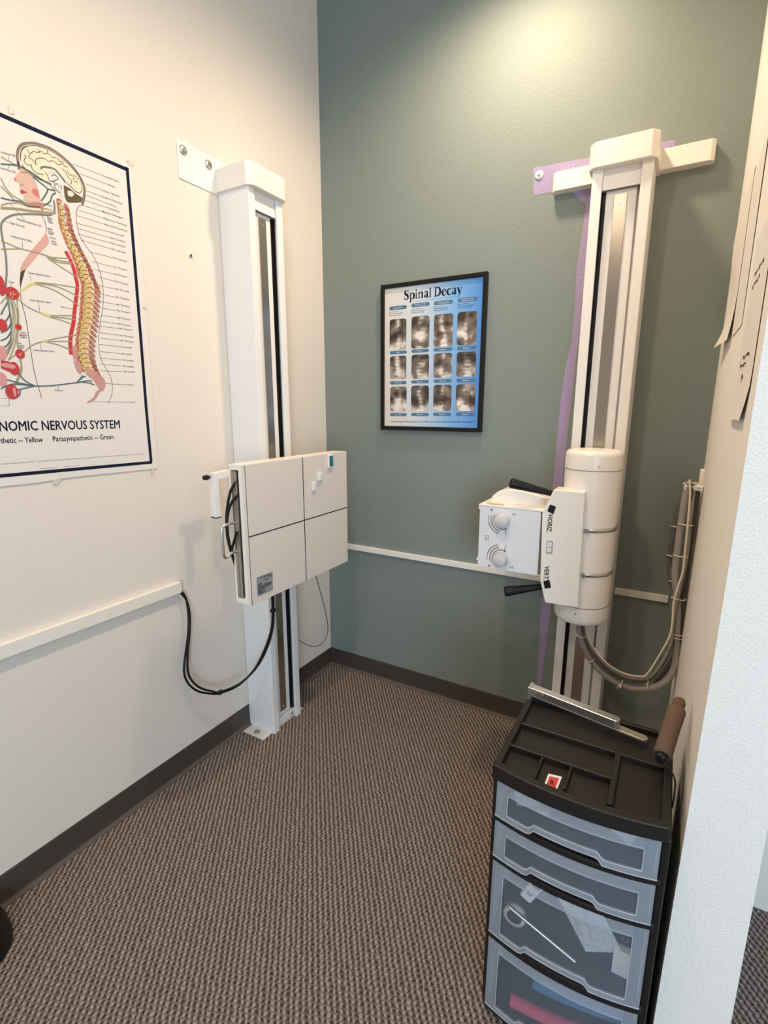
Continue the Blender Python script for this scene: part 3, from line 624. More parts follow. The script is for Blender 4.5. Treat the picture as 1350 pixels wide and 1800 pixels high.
art('brain_fold_drawing', 'ink', 3, (), [(s, 0.0015) for s in [[(-1.356,2.1249),(-1.3507,2.1474),(-1.3392,2.162),(-1.3164,2.1747),(-1.2878,2.179),(-1.2591,2.1762),(-1.2337,2.1655),(-1.2114,2.1514),(-1.196,2.1326),(-1.1937,2.1073),(-1.2043,2.0941),(-1.218,2.0977),(-1.2372,2.1105)],[(-1.3351,2.1592),(-1.3304,2.1492),(-1.3332,2.1393),(-1.3244,2.1366),(-1.318,2.127)],[(-1.3288,2.1498),(-1.3183,2.1597),(-1.309,2.1603),(-1.2987,2.1672),(-1.2913,2.164),(-1.2795,2.1685),(-1.2706,2.1627),(-1.2603,2.1665)],[(-1.3164,2.1276),(-1.3163,2.1396),(-1.3043,2.1486),(-1.2912,2.1519),(-1.282,2.1492),(-1.2684,2.1542),(-1.2558,2.1496),(-1.2449,2.1567)],[(-1.3466,2.1401),(-1.3407,2.1394),(-1.3471,2.1252),(-1.3389,2.1194),(-1.3293,2.1229)],[(-1.3293,2.1229),(-1.3277,2.1115),(-1.316,2.1066),(-1.2999,2.1092)],[(-1.2568,2.1678),(-1.2511,2.1606),(-1.241,2.1612),(-1.2387,2.1527),(-1.2284,2.1532)],[(-1.2328,2.1453),(-1.2273,2.1346),(-1.2169,2.1351),(-1.2149,2.1229),(-1.2043,2.1233)],[(-1.2466,2.1435),(-1.2372,2.1374),(-1.2317,2.1267),(-1.2222,2.1204),(-1.227,2.1092)],[(-1.2128,2.1397),(-1.2067,2.1322),(-1.1997,2.1313)],[(-1.3078,2.1697),(-1.3024,2.1628)],[(-1.2817,2.1768),(-1.2812,2.1678)],[(-1.3546,2.1137),(-1.3437,2.1058),(-1.3294,2.0989),(-1.3053,2.092)],[(-1.2958,2.1167),(-1.2899,2.1127),(-1.2852,2.0989),(-1.2716,2.1035)]]])
art('callosum_drawing', 'callosum', 4, (), [([(-1.3064,2.1206),(-1.3007,2.1278),(-1.2874,2.132),(-1.2677,2.1341),(-1.2526,2.1226),(-1.2407,2.1093)], 0.0045), ([(-1.2785,2.1136),(-1.2695,2.1198),(-1.2604,2.1136),(-1.2716,2.1035),(-1.2758,2.0959)], 0.002), ([(-1.2728,2.0938),(-1.2724,2.0845),(-1.2617,2.077),(-1.2539,2.0906),(-1.259,2.0984),(-1.2726,2.0954)], 0.002)])
art('cerebellum_drawing', 'cerebellum', 4, [[(-1.2469,2.1009),(-1.2319,2.0979),(-1.2121,2.0883),(-1.1966,2.0834),(-1.2017,2.0713),(-1.2223,2.0629),(-1.2419,2.0587),(-1.2479,2.0735)]], (), True)
art('brainstem_drawing', 'whiteink', 5, [[(-1.2381,2.0895),(-1.2275,2.0914),(-1.2194,2.0859),(-1.2276,2.0768),(-1.238,2.0767)]], [([(-1.2623,2.1036),(-1.2578,2.0862),(-1.2561,2.0677),(-1.2533,2.0494)], 0.006)], True)
art('neck_outline_drawing', 'ink_brown', 1, (), [([(-1.1963,2.0654),(-1.2129,2.0527),(-1.2212,2.02),(-1.2181,1.9811),(-1.2066,1.9572),(-1.187,1.9347),(-1.1713,1.9071),(-1.1637,1.8734),(-1.1622,1.8595),(-1.161,1.8541),(-1.1634,1.8091),(-1.1738,1.7625),(-1.1879,1.7116),(-1.195,1.6691),(-1.1939,1.6271),(-1.1808,1.597),(-1.1675,1.5662),(-1.1648,1.5345),(-1.1719,1.5102),(-1.1856,1.484)], 0.0014),
    ([(-1.3183,2.0011),(-1.3119,1.9867),(-1.3114,1.9665),(-1.3125,1.958)], 0.0014), ([(-1.4004,1.7914),(-1.4017,1.7585),(-1.3966,1.7129),(-1.3956,1.6353),(-1.3931,1.5663),(-1.3834,1.4987)], 0.0016), ([(-1.1835,2.1173),(-1.1868,2.0898),(-1.1948,2.0659)], 0.0014)])
art('muscle_drawing', 'muscle', 1, [[(-1.3131,1.9578),(-1.3079,1.9427),(-1.3112,1.9274),(-1.3354,1.9009),(-1.3598,1.8707),(-1.3787,1.8482),(-1.3934,1.838),(-1.3872,1.8585),(-1.3603,1.8969),(-1.3337,1.9299)]], (), True)
art('tendon_drawing', 'ink_brown', 2, [[(-1.3939,1.8373),(-1.3791,1.8481),(-1.3839,1.839),(-1.3868,1.8298),(-1.395,1.8087),(-1.4001,1.7915),(-1.3989,1.8144)]])
art('sympathetic_nerve_drawing', 'olive', 3, (), [(s, 0.0028) for s in [[(-1.4032,2.1152),(-1.382,2.1101),(-1.3561,2.1063),(-1.3302,2.0962),(-1.3024,2.0921),(-1.2823,2.0869),(-1.2717,2.0701)],[(-1.4104,2.0627),(-1.4021,2.043),(-1.3874,2.0289),(-1.3633,2.023)],[(-1.4131,2.0431),(-1.3966,2.0297),(-1.3796,2.016),(-1.3508,2.0142),(-1.3137,2.0205),(-1.2885,2.0221)],[(-1.4198,1.994),(-1.3998,2.0059),(-1.3601,2.0186),(-1.3101,2.0327),(-1.2871,2.0327)],[(-1.4204,1.9897),(-1.3818,1.9995),(-1.342,2.006),(-1.2782,2.019)],[(-1.4209,1.9862),(-1.3823,1.9959),(-1.3384,2.0031),(-1.2807,2.0162)],[(-1.4317,1.9068),(-1.41,1.9026),(-1.3877,1.8983),(-1.34,1.8977),(-1.2941,1.8939)],[(-1.4347,1.8848),(-1.3878,1.8973)],[(-1.3339,1.8965),(-1.3047,1.8953),(-1.2525,1.9041)],[(-1.321,1.8963),(-1.2959,1.8859),(-1.2508,1.8894)],[(-1.3185,1.8905),(-1.2807,1.8728),(-1.2372,1.855)],[(-1.3303,1.8989),(-1.302,1.891),(-1.2467,1.8937)],[(-1.3603,1.8171),(-1.3161,1.8223),(-1.2367,1.8252)],[(-1.3605,1.8154),(-1.2995,1.8169),(-1.2399,1.7996)],[(-1.3607,1.8137),(-1.308,1.8051),(-1.243,1.7739)],[(-1.4142,1.7694),(-1.3917,1.7502),(-1.3607,1.7383),(-1.3309,1.7341),(-1.2541,1.7452)],[(-1.3313,1.7306),(-1.2923,1.7326),(-1.2557,1.7316)],[(-1.3315,1.7288),(-1.3039,1.7257),(-1.2724,1.7175)],[(-1.4149,1.6233),(-1.3892,1.6461),(-1.3575,1.6597),(-1.3177,1.6727),(-1.2611,1.6881)],[(-1.3541,1.6601),(-1.2785,1.668)],[(-1.3508,1.6587),(-1.3166,1.6533),(-1.2817,1.6422)],[(-1.433,1.7662),(-1.427,1.7316),(-1.4353,1.6813),(-1.4449,1.6439),(-1.4731,1.6035)],[(-1.4272,1.764),(-1.4232,1.7256),(-1.4297,1.682),(-1.4407,1.641),(-1.4633,1.6092)],[(-1.4225,1.7648),(-1.4169,1.7266),(-1.4243,1.6827),(-1.4345,1.6417),(-1.4555,1.5999)],[(-1.4131,1.7664),(-1.4141,1.7237),(-1.4177,1.6967)],[(-1.4193,1.6849),(-1.4277,1.6457),(-1.4236,1.6293)],[(-1.4279,1.6087),(-1.4268,1.5816),(-1.4486,1.5362)],[(-1.4247,1.6089),(-1.4266,1.5714),(-1.4531,1.5258)],[(-1.4345,1.6182),(-1.4555,1.5999)],[(-1.4504,1.7695),(-1.4343,1.7788),(-1.4225,1.7761)],[(-1.4535,1.7467),(-1.4391,1.7651)]]])
art('ganglion_drawing', 'yellowink', 4, [[(-1.4115,1.778),(-1.3956,1.7923),(-1.381,1.8065),(-1.36,1.8195),(-1.3593,1.8123),(-1.3749,1.8044),(-1.3893,1.7918),(-1.4088,1.7753)], [(-1.3605,1.74),(-1.3473,1.7386),(-1.3292,1.7333),(-1.3315,1.7288),(-1.3482,1.7316)], [(-1.3643,1.659),(-1.3536,1.6636),(-1.3399,1.6633),(-1.3544,1.6572)], [(-1.4239,1.7774),(-1.4163,1.7772),(-1.4077,1.7836),(-1.4138,1.7728),(-1.4178,1.7656),(-1.4201,1.7717)], [(-1.4245,1.6225),(-1.4163,1.6249),(-1.4222,1.6159)]], (), False)
art('parasympathetic_nerve_drawing', 'tealink', 5, (), [(s, 0.0030) for s in [[(-1.4058,2.0968),(-1.3867,2.1028),(-1.3616,2.1081),(-1.335,2.1042),(-1.3062,2.0947),(-1.2818,2.0911)],[(-1.3304,2.0942),(-1.3115,2.085),(-1.2943,2.0749),(-1.303,2.056),(-1.3156,2.038)],[(-1.2943,2.0749),(-1.2728,2.0779)],[(-1.2736,2.0715),(-1.2833,2.0623),(-1.2921,2.0433),(-1.3108,2.0275)],[(-1.4171,2.0137),(-1.3948,2.0151),(-1.3676,2.0197),(-1.3529,2.0136),(-1.3197,2.0217)],[(-1.2783,1.548),(-1.2565,1.5697)],[(-1.2783,1.548),(-1.2613,1.5619),(-1.2489,1.5682)],[(-1.2785,1.5469),(-1.2426,1.5551),(-1.2311,1.5518)],[(-1.2666,1.5503),(-1.2396,1.5476),(-1.2242,1.5424)],[(-1.4297,1.5362),(-1.3974,1.5335),(-1.3527,1.5361),(-1.2784,1.5476)],[(-1.4377,1.5708),(-1.4217,1.5476),(-1.3974,1.5335)],[(-1.4685,1.5489),(-1.4355,1.5401),(-1.3974,1.5335)],[(-1.4841,1.5232),(-1.458,1.5359),(-1.4297,1.5362)],[(-1.4509,1.5191),(-1.4245,1.5267),(-1.3974,1.5335)],[(-1.47,1.5822),(-1.458,1.5813),(-1.4377,1.5708)],[(-1.4487,1.5002),(-1.4397,1.509),(-1.4372,1.5229)],[(-1.4627,1.5239),(-1.4576,1.5155),(-1.465,1.5068)],[(-1.4381,1.7509),(-1.4576,1.7173)],[(-1.4341,1.724),(-1.4476,1.7026),(-1.4609,1.6927)],[(-1.4362,1.6976),(-1.4477,1.6798),(-1.4638,1.6713)],[(-1.4382,1.6777),(-1.4504,1.6598),(-1.4668,1.6499)],[(-1.4416,1.6575),(-1.4531,1.6398),(-1.4697,1.6284)]]])
art('vagus_nerve_drawing', 'greyink', 3, (), [([(-1.2805,2.051),(-1.2818,2.0241),(-1.2966,2.0078),(-1.3224,2.0015),(-1.3638,1.9907),(-1.3941,1.9788),(-1.417,1.9607),(-1.4256,1.9449),(-1.4273,1.9253),(-1.4257,1.8967),(-1.425,1.8677),(-1.4281,1.8317),(-1.4328,1.8077),(-1.4371,1.7847)], 0.0048), ([(-1.4371,1.7847),(-1.4348,1.7304),(-1.4369,1.6811),(-1.4483,1.6304),(-1.4673,1.6023)], 0.0048)])
art('organ_drawing', 'organ', 6, [ellipse(c, a, b) for c, a, b in [((-1.4223,1.7777),0.017,0.016),((-1.4185,1.691),0.008,0.008),((-1.4243,1.6191),0.012,0.013),((-1.4473,1.7923),0.01,0.026),((-1.4588,1.6907),0.013,0.016),((-1.4583,1.5155),0.016,0.02),((-1.4445,1.5788),0.013,0.018)]]+[[(-1.4738,1.5985),(-1.4559,1.5965),(-1.4386,1.5876),(-1.4377,1.5708),(-1.4507,1.5666),(-1.4653,1.5725),(-1.4765,1.5785)]])
art('organ_light_drawing', 'organpink', 7, [ellipse(c, a, b, 14) for c, a, b in [((-1.4711,1.6184),0.015,0.019),((-1.4782,1.5485),0.012,0.019),((-1.45,1.5835),0.01,0.006),((-1.452,1.5156),0.004,0.013),((-1.4635,1.586),0.013,0.006)]])
art('organ_line_drawing', 'yellowink', 8, (), [(s, 0.0013) for s in [[(-1.427,1.7769),(-1.425,1.7692),(-1.4225,1.7648)],[(-1.4203,1.7813),(-1.4198,1.7733),(-1.4131,1.7778)],[(-1.4279,1.6205),(-1.4257,1.6139),(-1.4213,1.6227)],[(-1.429,1.7733),(-1.425,1.7805)]]])
art('aorta_drawing', 'aorta', 3, (), [([(-1.2643,1.9212),(-1.2531,1.8989),(-1.2457,1.8737),(-1.2438,1.8537),(-1.2412,1.8315),(-1.2495,1.7944),(-1.2586,1.7572),(-1.2669,1.72),(-1.2773,1.6899),(-1.2832,1.6602),(-1.2841,1.6292)], 0.010, 0.012)])
# the spine
spine = [(-1.2659,2.0487),(-1.2642,2.0301),(-1.2637,2.0078),(-1.262,1.9889),(-1.2563,1.9709),(-1.2499,1.9528),(-1.2416,1.935),(-1.2318,1.9139),(-1.2232,1.8955),(-1.2182,1.8761),(-1.2147,1.8596),(-1.2075,1.8433),(-1.2087,1.8232),(-1.213,1.8006),(-1.2173,1.7781),(-1.2216,1.7554),(-1.2266,1.7327),(-1.2341,1.7097),(-1.2403,1.6868),(-1.245,1.6641),(-1.2477,1.6415),(-1.2474,1.6192),(-1.243,1.6007),(-1.2354,1.5822)]
random.seed(2)
q1 = MB(); q2 = MB(); q3 = MB(); q4 = MB(); q5 = MB()
sp2 = catmull([Vector((a[0], a[1], 0)) for a in spine], 3)
nn = len(sp2)
q6 = MB()
for i in range(0, nn-1):
    c = sp2[i]; f = i/nn; g_ = min(1, f*2.2); dk = ld+0.000002*i
    bx = c.x+0.001+0.006*g_; bw = 0.0055+0.0075*g_
    if i % 2 == 0:
        q2.flatpoly(ellipse((bx, c.y), bw, 0.0098), 'x', dk+0.0006)
        q1.flatpoly([(c.x+0.012+0.006*g_, c.y+0.006), (c.x+0.022+0.008*g_, c.y-0.002), (c.x+0.026+0.010*g_, c.y-0.014), (c.x+0.018+0.008*g_, c.y-0.010), (c.x+0.010+0.006*g_, c.y-0.003)], 'x', dk+0.0005)
        q4.stroke([(bx-bw, c.y+0.006), (bx, c.y+0.010), (bx+bw, c.y+0.004), (bx+bw*1.05, c.y-0.005)], 0.0014, 'x', ld+0.0012)
        q4.stroke([(c.x+0.014+0.006*g_, c.y+0.005), (c.x+0.023+0.008*g_, c.y-0.002), (c.x+0.026+0.010*g_, c.y-0.014), (c.x+0.018+0.007*g_, c.y-0.010)], 0.0012, 'x', ld+0.0012)
        q6.flatpoly(ellipse((c.x-0.004-0.013*g_, c.y+0.001), 0.0035+0.003*g_, 0.0085), 'x', dk+0.0004)
        q4.stroke([(c.x-0.006-0.012*g_, c.y+0.009), (c.x-0.001-0.006*g_, c.y+0.006), (c.x-0.002-0.008*g_, c.y-0.004)], 0.0012, 'x', ld+0.0012)
    if i % 3 == 0: q5.flatpoly(ellipse((c.x+0.008+0.004*g_, c.y-0.002), 0.0035, 0.0042, 10), 'x', ld+0.0013)
    if i % 2 == 1: q3.flatpoly(ellipse((c.x-0.001-0.007*g_+0.002*math.sin(i), c.y), 0.003+0.0025*g_, 0.006), 'x', dk+0.0009)
q6.build('vertebral_body_drawing', M['bonered'], po)
spine = [(p[0]-0.002-0.007*min(1, k/len(spine)*2.2), p[1]) for k, p in enumerate(spine)]
q1.build('spinous_process_drawing', M['bonered'], po); q2.build('vertebra_drawing', M['bone'], po)
q3.stroke(spine, 0.0035, 'x', ld+0.0011); q3.build('nerve_chain_drawing', M['yellowink'], po); q4.build('vertebra_outline_drawing', M['ink_brown'], po); q5.build('bone_highlight_drawing', M['whiteink'], po)
art('sacrum_drawing', 'sacrum', 5, [[(-1.2535,1.5943),(-1.2267,1.5884),(-1.204,1.5762),(-1.1888,1.5574),(-1.1899,1.5377),(-1.202,1.5231),(-1.2129,1.535),(-1.2246,1.5559),(-1.2443,1.5741)], [(-1.2035,1.5274),(-1.2155,1.5134),(-1.2275,1.4975),(-1.2509,1.4865),(-1.2524,1.4903),(-1.2329,1.5033),(-1.2182,1.5251)], [(-1.2797,1.613),(-1.263,1.6105),(-1.2581,1.5884),(-1.2638,1.5731),(-1.2739,1.5837)], [(-1.2799,1.6569),(-1.2633,1.6549),(-1.2679,1.6176),(-1.2793,1.6167)]], (), True)
# tape tabs
for k, (p, s_) in enumerate([((-1.3624,2.2422),0.016),((-1.0254,2.2436),0.015),((-1.0149,1.8045),0.013),((-1.371,1.2525),0.016),((-1.0488,1.2459),0.017)]):
    q = MB(); random.seed(k+7)
    for j in range(3):
        a = random.uniform(0, 3.1); c = (p[0]+random.uniform(-.5, .5)*s_, p[1]+random.uniform(-.6, .5)*s_)
        q.flatpoly([(c[0]+s_*0.5*math.cos(a+t)*(1 if t < 3 else .8), c[1]+s_*0.5*math.sin(a+t)) for t in (0, .7, 2.9, 3.8)], 'x', ld+0.0008+j*0.0005)
    q.build('tape_tab', M['tape'], po)

# ------------------------------------------------------------------ framed poster on the green wall
fx0, fx1, fz0, fz1 = 0.346, 0.862, 1.365, 2.029
fr = thing('framed_poster', (0.604, 0, fz0), 'black framed blue poster titled Spinal Decay hanging on the green wall', 'framed poster')
q = MB()
fw = 0.019
for a in ((fx0, fx0+fw, fz0, fz1, -0.024), (fx1-fw, fx1, fz0, fz1, -0.024), (fx0+0.0006, fx1-0.0006, fz0+0.0006, fz0+fw, -0.0236), (fx0+0.0006, fx1-0.0006, fz1-fw, fz1-0.0006, -0.0236)):
    q.box(a[0], a[1], a[4], -0.002, a[2], a[3], 0.004, 3)
q.build('frame', M['blackgloss'], fr)
MB().box(fx0+0.01, fx1-0.01, -0.014, -0.004, fz0+0.01, fz1-0.01).build('print', M['bluewash'], fr)
PYL = -0.0144
def rect_px(a, b): return a[0], b[0], b[1], a[1]
imgs = [[[(0.3918,1.8091),(0.4804,1.8034),(0.4359,1.8741),(0.4371,1.7376)],[(0.5064,1.8112),(0.5969,1.8052),(0.5508,1.8776),(0.5534,1.7379)],[(0.6192,1.8117),(0.7108,1.8055),(0.6635,1.8774),(0.6674,1.7389)],[(0.7309,1.8129),(0.82,1.8067),(0.7733,1.8782),(0.7785,1.7406)]],[[(0.3942,1.6581),(0.4822,1.6551),(0.4381,1.7093),(0.4391,1.6034)],[(0.5087,1.6592),(0.5983,1.656),(0.5529,1.7108),(0.5549,1.6038)],[(0.6219,1.6601),(0.7117,1.6568),(0.6658,1.7109),(0.6687,1.6055)],[(0.7332,1.661),(0.8231,1.6577),(0.7766,1.712),(0.7806,1.6062)]],[[(0.3961,1.5125),(0.4851,1.512),(0.4405,1.5693),(0.4415,1.4546)],[(0.5092,1.5143),(0.6009,1.5138),(0.5544,1.572),(0.5566,1.4554)],[(0.6239,1.5159),(0.7128,1.5154),(0.6672,1.5732),(0.6704,1.4576)],[(0.7348,1.5166),(0.8262,1.5161),(0.7788,1.5738),(0.7831,1.4583)]]]
for row in imgs:
    for g in row:
        MB().flatpoly(rrect(g[0][0], g[1][0], g[3][1], g[2][1], 0.013), 'y', PYL).build('x_ray_image', M['xray'], fr)
pq = MB(); wt = MB(); bt = MB()
caps = [[([(0.3897,1.9227),(0.4809,1.9234)],'Degeneration'),([(0.5047,1.9257),(0.5957,1.926)],'Phase One Spinal Degeneration'),([(0.6174,1.9252),(0.7078,1.9252)],'Phase Two Spinal Degeneration'),([(0.7294,1.9261),(0.8208,1.9271)],'Phase Three Spinal Degeneration')],[([(0.3928,1.7256),(0.4835,1.7249)],'Neck'),([(0.5082,1.7273),(0.5967,1.7264)],'Phase 1'),([(0.6203,1.727),(0.7114,1.7276)],'Phase 2'),([(0.7329,1.7273),(0.8224,1.7277)],'Phase 3')],[([(0.3943,1.587),(0.4844,1.5871)],'Mid Back'),([(0.5097,1.5889),(0.5992,1.5897)],'Phase 1'),([(0.6236,1.5901),(0.7129,1.5908)],'Phase 2'),([(0.7347,1.5899),(0.8244,1.5914)],'Phase 3')],[([(0.3956,1.4379),(0.4868,1.4389)],'Lower Back'),([(0.5106,1.4396),(0.6028,1.4405)],'Phase 1'),([(0.6252,1.4412),(0.7147,1.4421)],'Phase 2'),([(0.7373,1.4423),(0.8282,1.4432)],'Phase 3')]]
for ri, row in enumerate(caps):
    for (a, b), s in row:
        zc = (a[1]+b[1])/2; hh = 0.0082 if ri == 0 else 0.0072
        MB().flatpoly(rrect(a[0], b[0], zc-hh, zc+hh, hh*0.98), 'y', PYL).build('caption_pill', M['pill'], fr)
        L_ = (b[0]-a[0]); mid = (a[0]+b[0])/2; tw = L_*(0.5 if ri == 0 else 0.085*len(s)/1.7)
        if ri and len(s) > 7: tw = L_*0.42
        if ri == 0 and len(s) > 15:
            w1, w2 = ' '.join(s.split()[:2]), ' '.join(s.split()[2:])
            text(wt, w1, (mid-L_*.3, zc+0.001), (mid+L_*.3, zc+0.001), 0.0035, 'y', PYL-0.0004, 0.01)
            text(wt, w2, (mid-L_*.3, zc-0.005), (mid+L_*.3, zc-0.005), 0.0035, 'y', PYL-0.0004, 0.01)
        else: text(wt, s, (mid-tw/2, zc-0.0028), (mid+tw/2, zc-0.0028), 0.0056, 'y', PYL-0.0004, 0.015)
        if ri == 0:
            for j, ss in enumerate(('Loss of curve', 'Narrowing of disc space', 'Reduced turning')):
                zz = zc-0.0175-j*0.0075; wj = (0.55, 0.85, 0.72)[j]*L_*0.85
                text(bt, ss, (a[0]+0.007, zz), (a[0]+0.007+wj, zz), 0.0042, 'y', PYL, 0.008)
                bt.flatpoly([(a[0], zz), (a[0]+0.0035, zz), (a[0]+0.0035, zz+0.0035), (a[0], zz+0.0035)], 'y', PYL)
cap_ = [(0.3995,1.4012),(0.825,1.4078)]
text(bt, 'A Relentlessly Worsening Process That Can Occur Without Noticeable Symptoms.', cap_[0], cap_[1], 0.0065, 'y', PYL, 0.008)
sub_ = [(0.5122,1.9431),(0.7204,1.9421)]
text(bt, 'A progressive condition of the spine seen in four phases of change', (sub_[0][0], (sub_[0][1]+sub_[1][1])/2), (sub_[1][0], (sub_[0][1]+sub_[1][1])/2), 0.003, 'y', PYL)
wt.build('caption_text', M['whiteink'], fr); bt.build('small_text', M['ink'], fr)
# serif title, drawn letter by letter: (strokes as points with widths) on a unit where x-height = 0.5, cap = 0.74
SER = {
 'S': (0.56, [([(.46, .60), (.40, .69), (.27, .72), (.13, .66), (.11, .54), (.22, .43), (.36, .35), (.45, .24), (.42, .09), (.28, .02), (.13, .06), (.06, .17)], [.03, .04, .05, .09, .12, .15, .15, .12, .09, .05, .04, .03])], [(.43, .52, .48, .74), (.04, 0, .09, .22)]),
 'p': (0.60, [([(.17, .36), (.25, .46), (.38, .49), (.49, .38), (.52, .25), (.49, .12), (.38, .01), (.25, .03), (.17, .12)], [.03, .04, .06, .12, .14, .12, .06, .04, .03])], [(.10, -.22, .21, .50), (.02, .46, .14, .50), (.02, -.24, .30, -.20)]),
 'i': (0.30, [], [(.10, 0, .21, .50), (.02, .46, .14, .50), (.02, 0, .29, .035), (.095, .60, .215, .72)]),
 'n': (0.62, [([(.19, .36), (.28, .46), (.40, .49), (.47, .40), (.475, .25), (.475, .02)], [.03, .04, .07, .11, .11, .11])], [(.10, 0, .21, .50), (.02, .46, .14, .50), (.02, 0, .29, .035), (.36, 0, .60, .035)]),
 'a': (0.52, [([(.10, .38), (.18, .47), (.30, .49), (.37, .42), (.375, .25), (.38, .06), (.43, .02), (.51, .05)], [.07, .05, .05, .09, .11, .11, .06, .03]), ([(.36, .28), (.20, .22), (.12, .13), (.17, .04), (.28, .05), (.37, .14)], [.03, .05, .10, .08, .04, .02])], []),
 'l': (0.30, [], [(.10, 0, .21, .74), (.02, .705, .14, .74), (.02, 0, .29, .035)]),
 'D': (0.76, [([(.20, .70), (.40, .70), (.56, .60), (.63, .45), (.63, .28), (.56, .13), (.40, .035), (.20, .035)], [.05, .06, .11, .14, .14, .11, .06, .05])], [(.12, 0, .25, .74), (.02, .70, .30, .74), (.02, 0, .30, .035)]),
 'e': (0.50, [([(.14, .28), (.42, .28), (.40, .40), (.29, .49), (.17, .45), (.10, .32), (.10, .18), (.19, .04), (.31, .02), (.45, .12)], [.03, .03, .08, .05, .07, .11, .12, .09, .06, .03])], []),
 'c': (0.48, [([(.41, .38), (.36, .46), (.26, .49), (.15, .42), (.10, .28), (.13, .11), (.24, .02), (.35, .03), (.45, .12)], [.10, .06, .05, .09, .13, .11, .08, .05, .03])], []),
 'y': (0.56, [([(.12, .48), (.20, .28), (.30, .04)], [.11, .12, .10]), ([(.47, .48), (.38, .25), (.28, .0), (.20, -.18), (.12, -.20)], [.03, .035, .035, .04, .07])], [(.02, .465, .26, .50), (.36, .465, .56, .50)]),
 ' ': (0.22, [], [])}
tt = [(0.4655,1.9522),(0.7503,1.9498)]
wtot = sum(SER[c][0] for c in 'Spinal Decay'); sc_ = (tt[1][0]-tt[0][0])/wtot; x = tt[0][0]; zb = 1.9539
q = MB(); sz = 0.053
for i, ch in enumerate('Spinal Decay'):
    w_, st, rc_ = SER[ch]
    for pts, ws in st:
        p2 = catmull([Vector((a*sc_, b*sz, wd*sc_*1.45)) for (a, b), wd in zip(pts, ws)], 6)
        m = len(p2); vv = []
        for k, p in enumerate(p2):
            t = p2[min(k+1, m-1)]-p2[max(k-1, 0)]; t.z = 0; t.normalize()
            vv += [(x+p.x-t.y*p.z/2, PYL-0.0002, zb+p.y+t.x*p.z/2), (x+p.x+t.y*p.z/2, PYL-0.0002, zb+p.y-t.x*p.z/2)]
        q.add(vv, [(2*k, 2*k+1, 2*k+3, 2*k+2) for k in range(m-1)])
    for a, b, c, d in rc_: q.flatpoly([(x+a*sc_, zb+b*sz), (x+c*sc_, zb+b*sz), (x+c*sc_, zb+d*sz), (x+a*sc_, zb+d*sz)], 'y', PYL-0.0003)
    x += w_*sc_
q.build('title_text', M['ink'], fr)

# ------------------------------------------------------------------ x-ray tube head on the right column
th = thing('x_ray_tube_head', (1.371, -0.15, 0.70), 'white cylindrical x-ray tube head with knobs and black grips, mounted on the right column', 'x-ray tube')
TX_, TY_, TR_ = 1.371, -0.300, 0.0925
MB().lathe([(TR_, 0.775), (TR_, 1.272)], (TX_, TY_, 0), 'z', 64).build('tube_housing', M['white2'], th)
c1 = MB().lathe([(TR_+0.0012, 1.268), (TR_+0.0012, 1.315), (TR_-0.001, 1.325), (TR_-0.008, 1.331), (TR_-0.02, 1.333), (0.0, 1.334)], (TX_, TY_, 0), 'z', 64).build('end_cap', M['white2'], th)
c2 = MB().lathe([(TR_+0.0012, 0.778), (TR_+0.0012, 0.735), (TR_-0.001, 0.722), (TR_-0.006, 0.714), (TR_-0.016, 0.709), (0.0, 0.707)], (TX_, TY_, 0), 'z', 64).build('end_cap', M['white2'], th)
MB().lathe([(TR_+0.0014, 1.2665), (TR_+0.0014, 1.268)], (TX_, TY_, 0), 'z', 64).build('seam', M['ink_brown'], c1)
MB().lathe([(TR_+0.0014, 0.778), (TR_+0.0014, 0.7795)], (TX_, TY_, 0), 'z', 64).build('seam', M['ink_brown'], c2)
for zz, par, da in ((1.284, c1, 6), (0.757, c2, -14)):
    a = R(-78+da); px_ = TX_+math.cos(a)*(TR_+0.001); py_ = TY_+math.sin(a)*(TR_+0.001)
    MB().cyl((px_, py_, zz), (px_+math.cos(a)*0.003, py_+math.sin(a)*0.003, zz), 0.0042, 0.0034, 16).build('screw', M['chrome'], par)
for zz in (0.905, 1.065):
    b_ = MB().lathe([(TR_+0.0005, -0.007), (TR_+0.003, -0.007), (TR_+0.003, 0.007), (TR_+0.0005, 0.007)], (TX_, TY_, zz), 'z', 64).build('clamp_band', M['alu'], th)
    MB().box(TX_-0.012, TX_+0.018, TY_-TR_-0.012, TY_-TR_-0.003, zz-0.009, zz+0.009, 0.002).build('buckle', M['chrome'], b_)
MB().box(TX_-0.06, TX_+0.06, -0.235, -0.157, 0.86, 1.14, 0.005).build('carriage', M['white'], th)
rl = MB()
for zz in (0.875, 0.905, 0.985, 1.065): rl.cyl((1.446, -0.205, zz-0.012), (1.446, -0.205, zz+0.012), 0.011, 0.011, 16)
rl.box(1.432, 1.452, -0.215, -0.185, 0.85, 1.12, 0.003)
rl.build('roller_bracket', M['alu'], th)
# control panel
CPY = -0.425
outlp = [(1.2679,1.2011),(1.3677,1.1998),(1.3769,0.7927),(1.2658,0.7902),(1.2437,0.8703),(1.2347,1.1144)]
cpn = MB().prism(outlp, 'y', CPY, CPY+0.075, 0.003).build('control_panel', M['white2'], th)
fy = CPY-0.0006
for quad, nm in (([(1.2599,1.1485),(1.2797,1.1425),(1.2727,1.1151),(1.2521,1.1245)], 'black_pad'), ([(1.2554,0.8688),(1.2754,0.8786),(1.283,0.8502),(1.2625,0.8425)], 'black_pad')):
    MB().prism(quad, 'y', fy-0.0015, fy+0.0006).build(nm, M['black'], cpn)
q = MB()
text(q, 'HORIZ.', (1.256,1.1124), (1.255,1.05), 0.0155, 'y', fy, fat=0.0009)
text(q, 'VERT.', (1.2568,0.9275), (1.2559,0.8751), 0.0155, 'y', fy, fat=0.0009)
q.build('lettering', M['ink'], cpn)
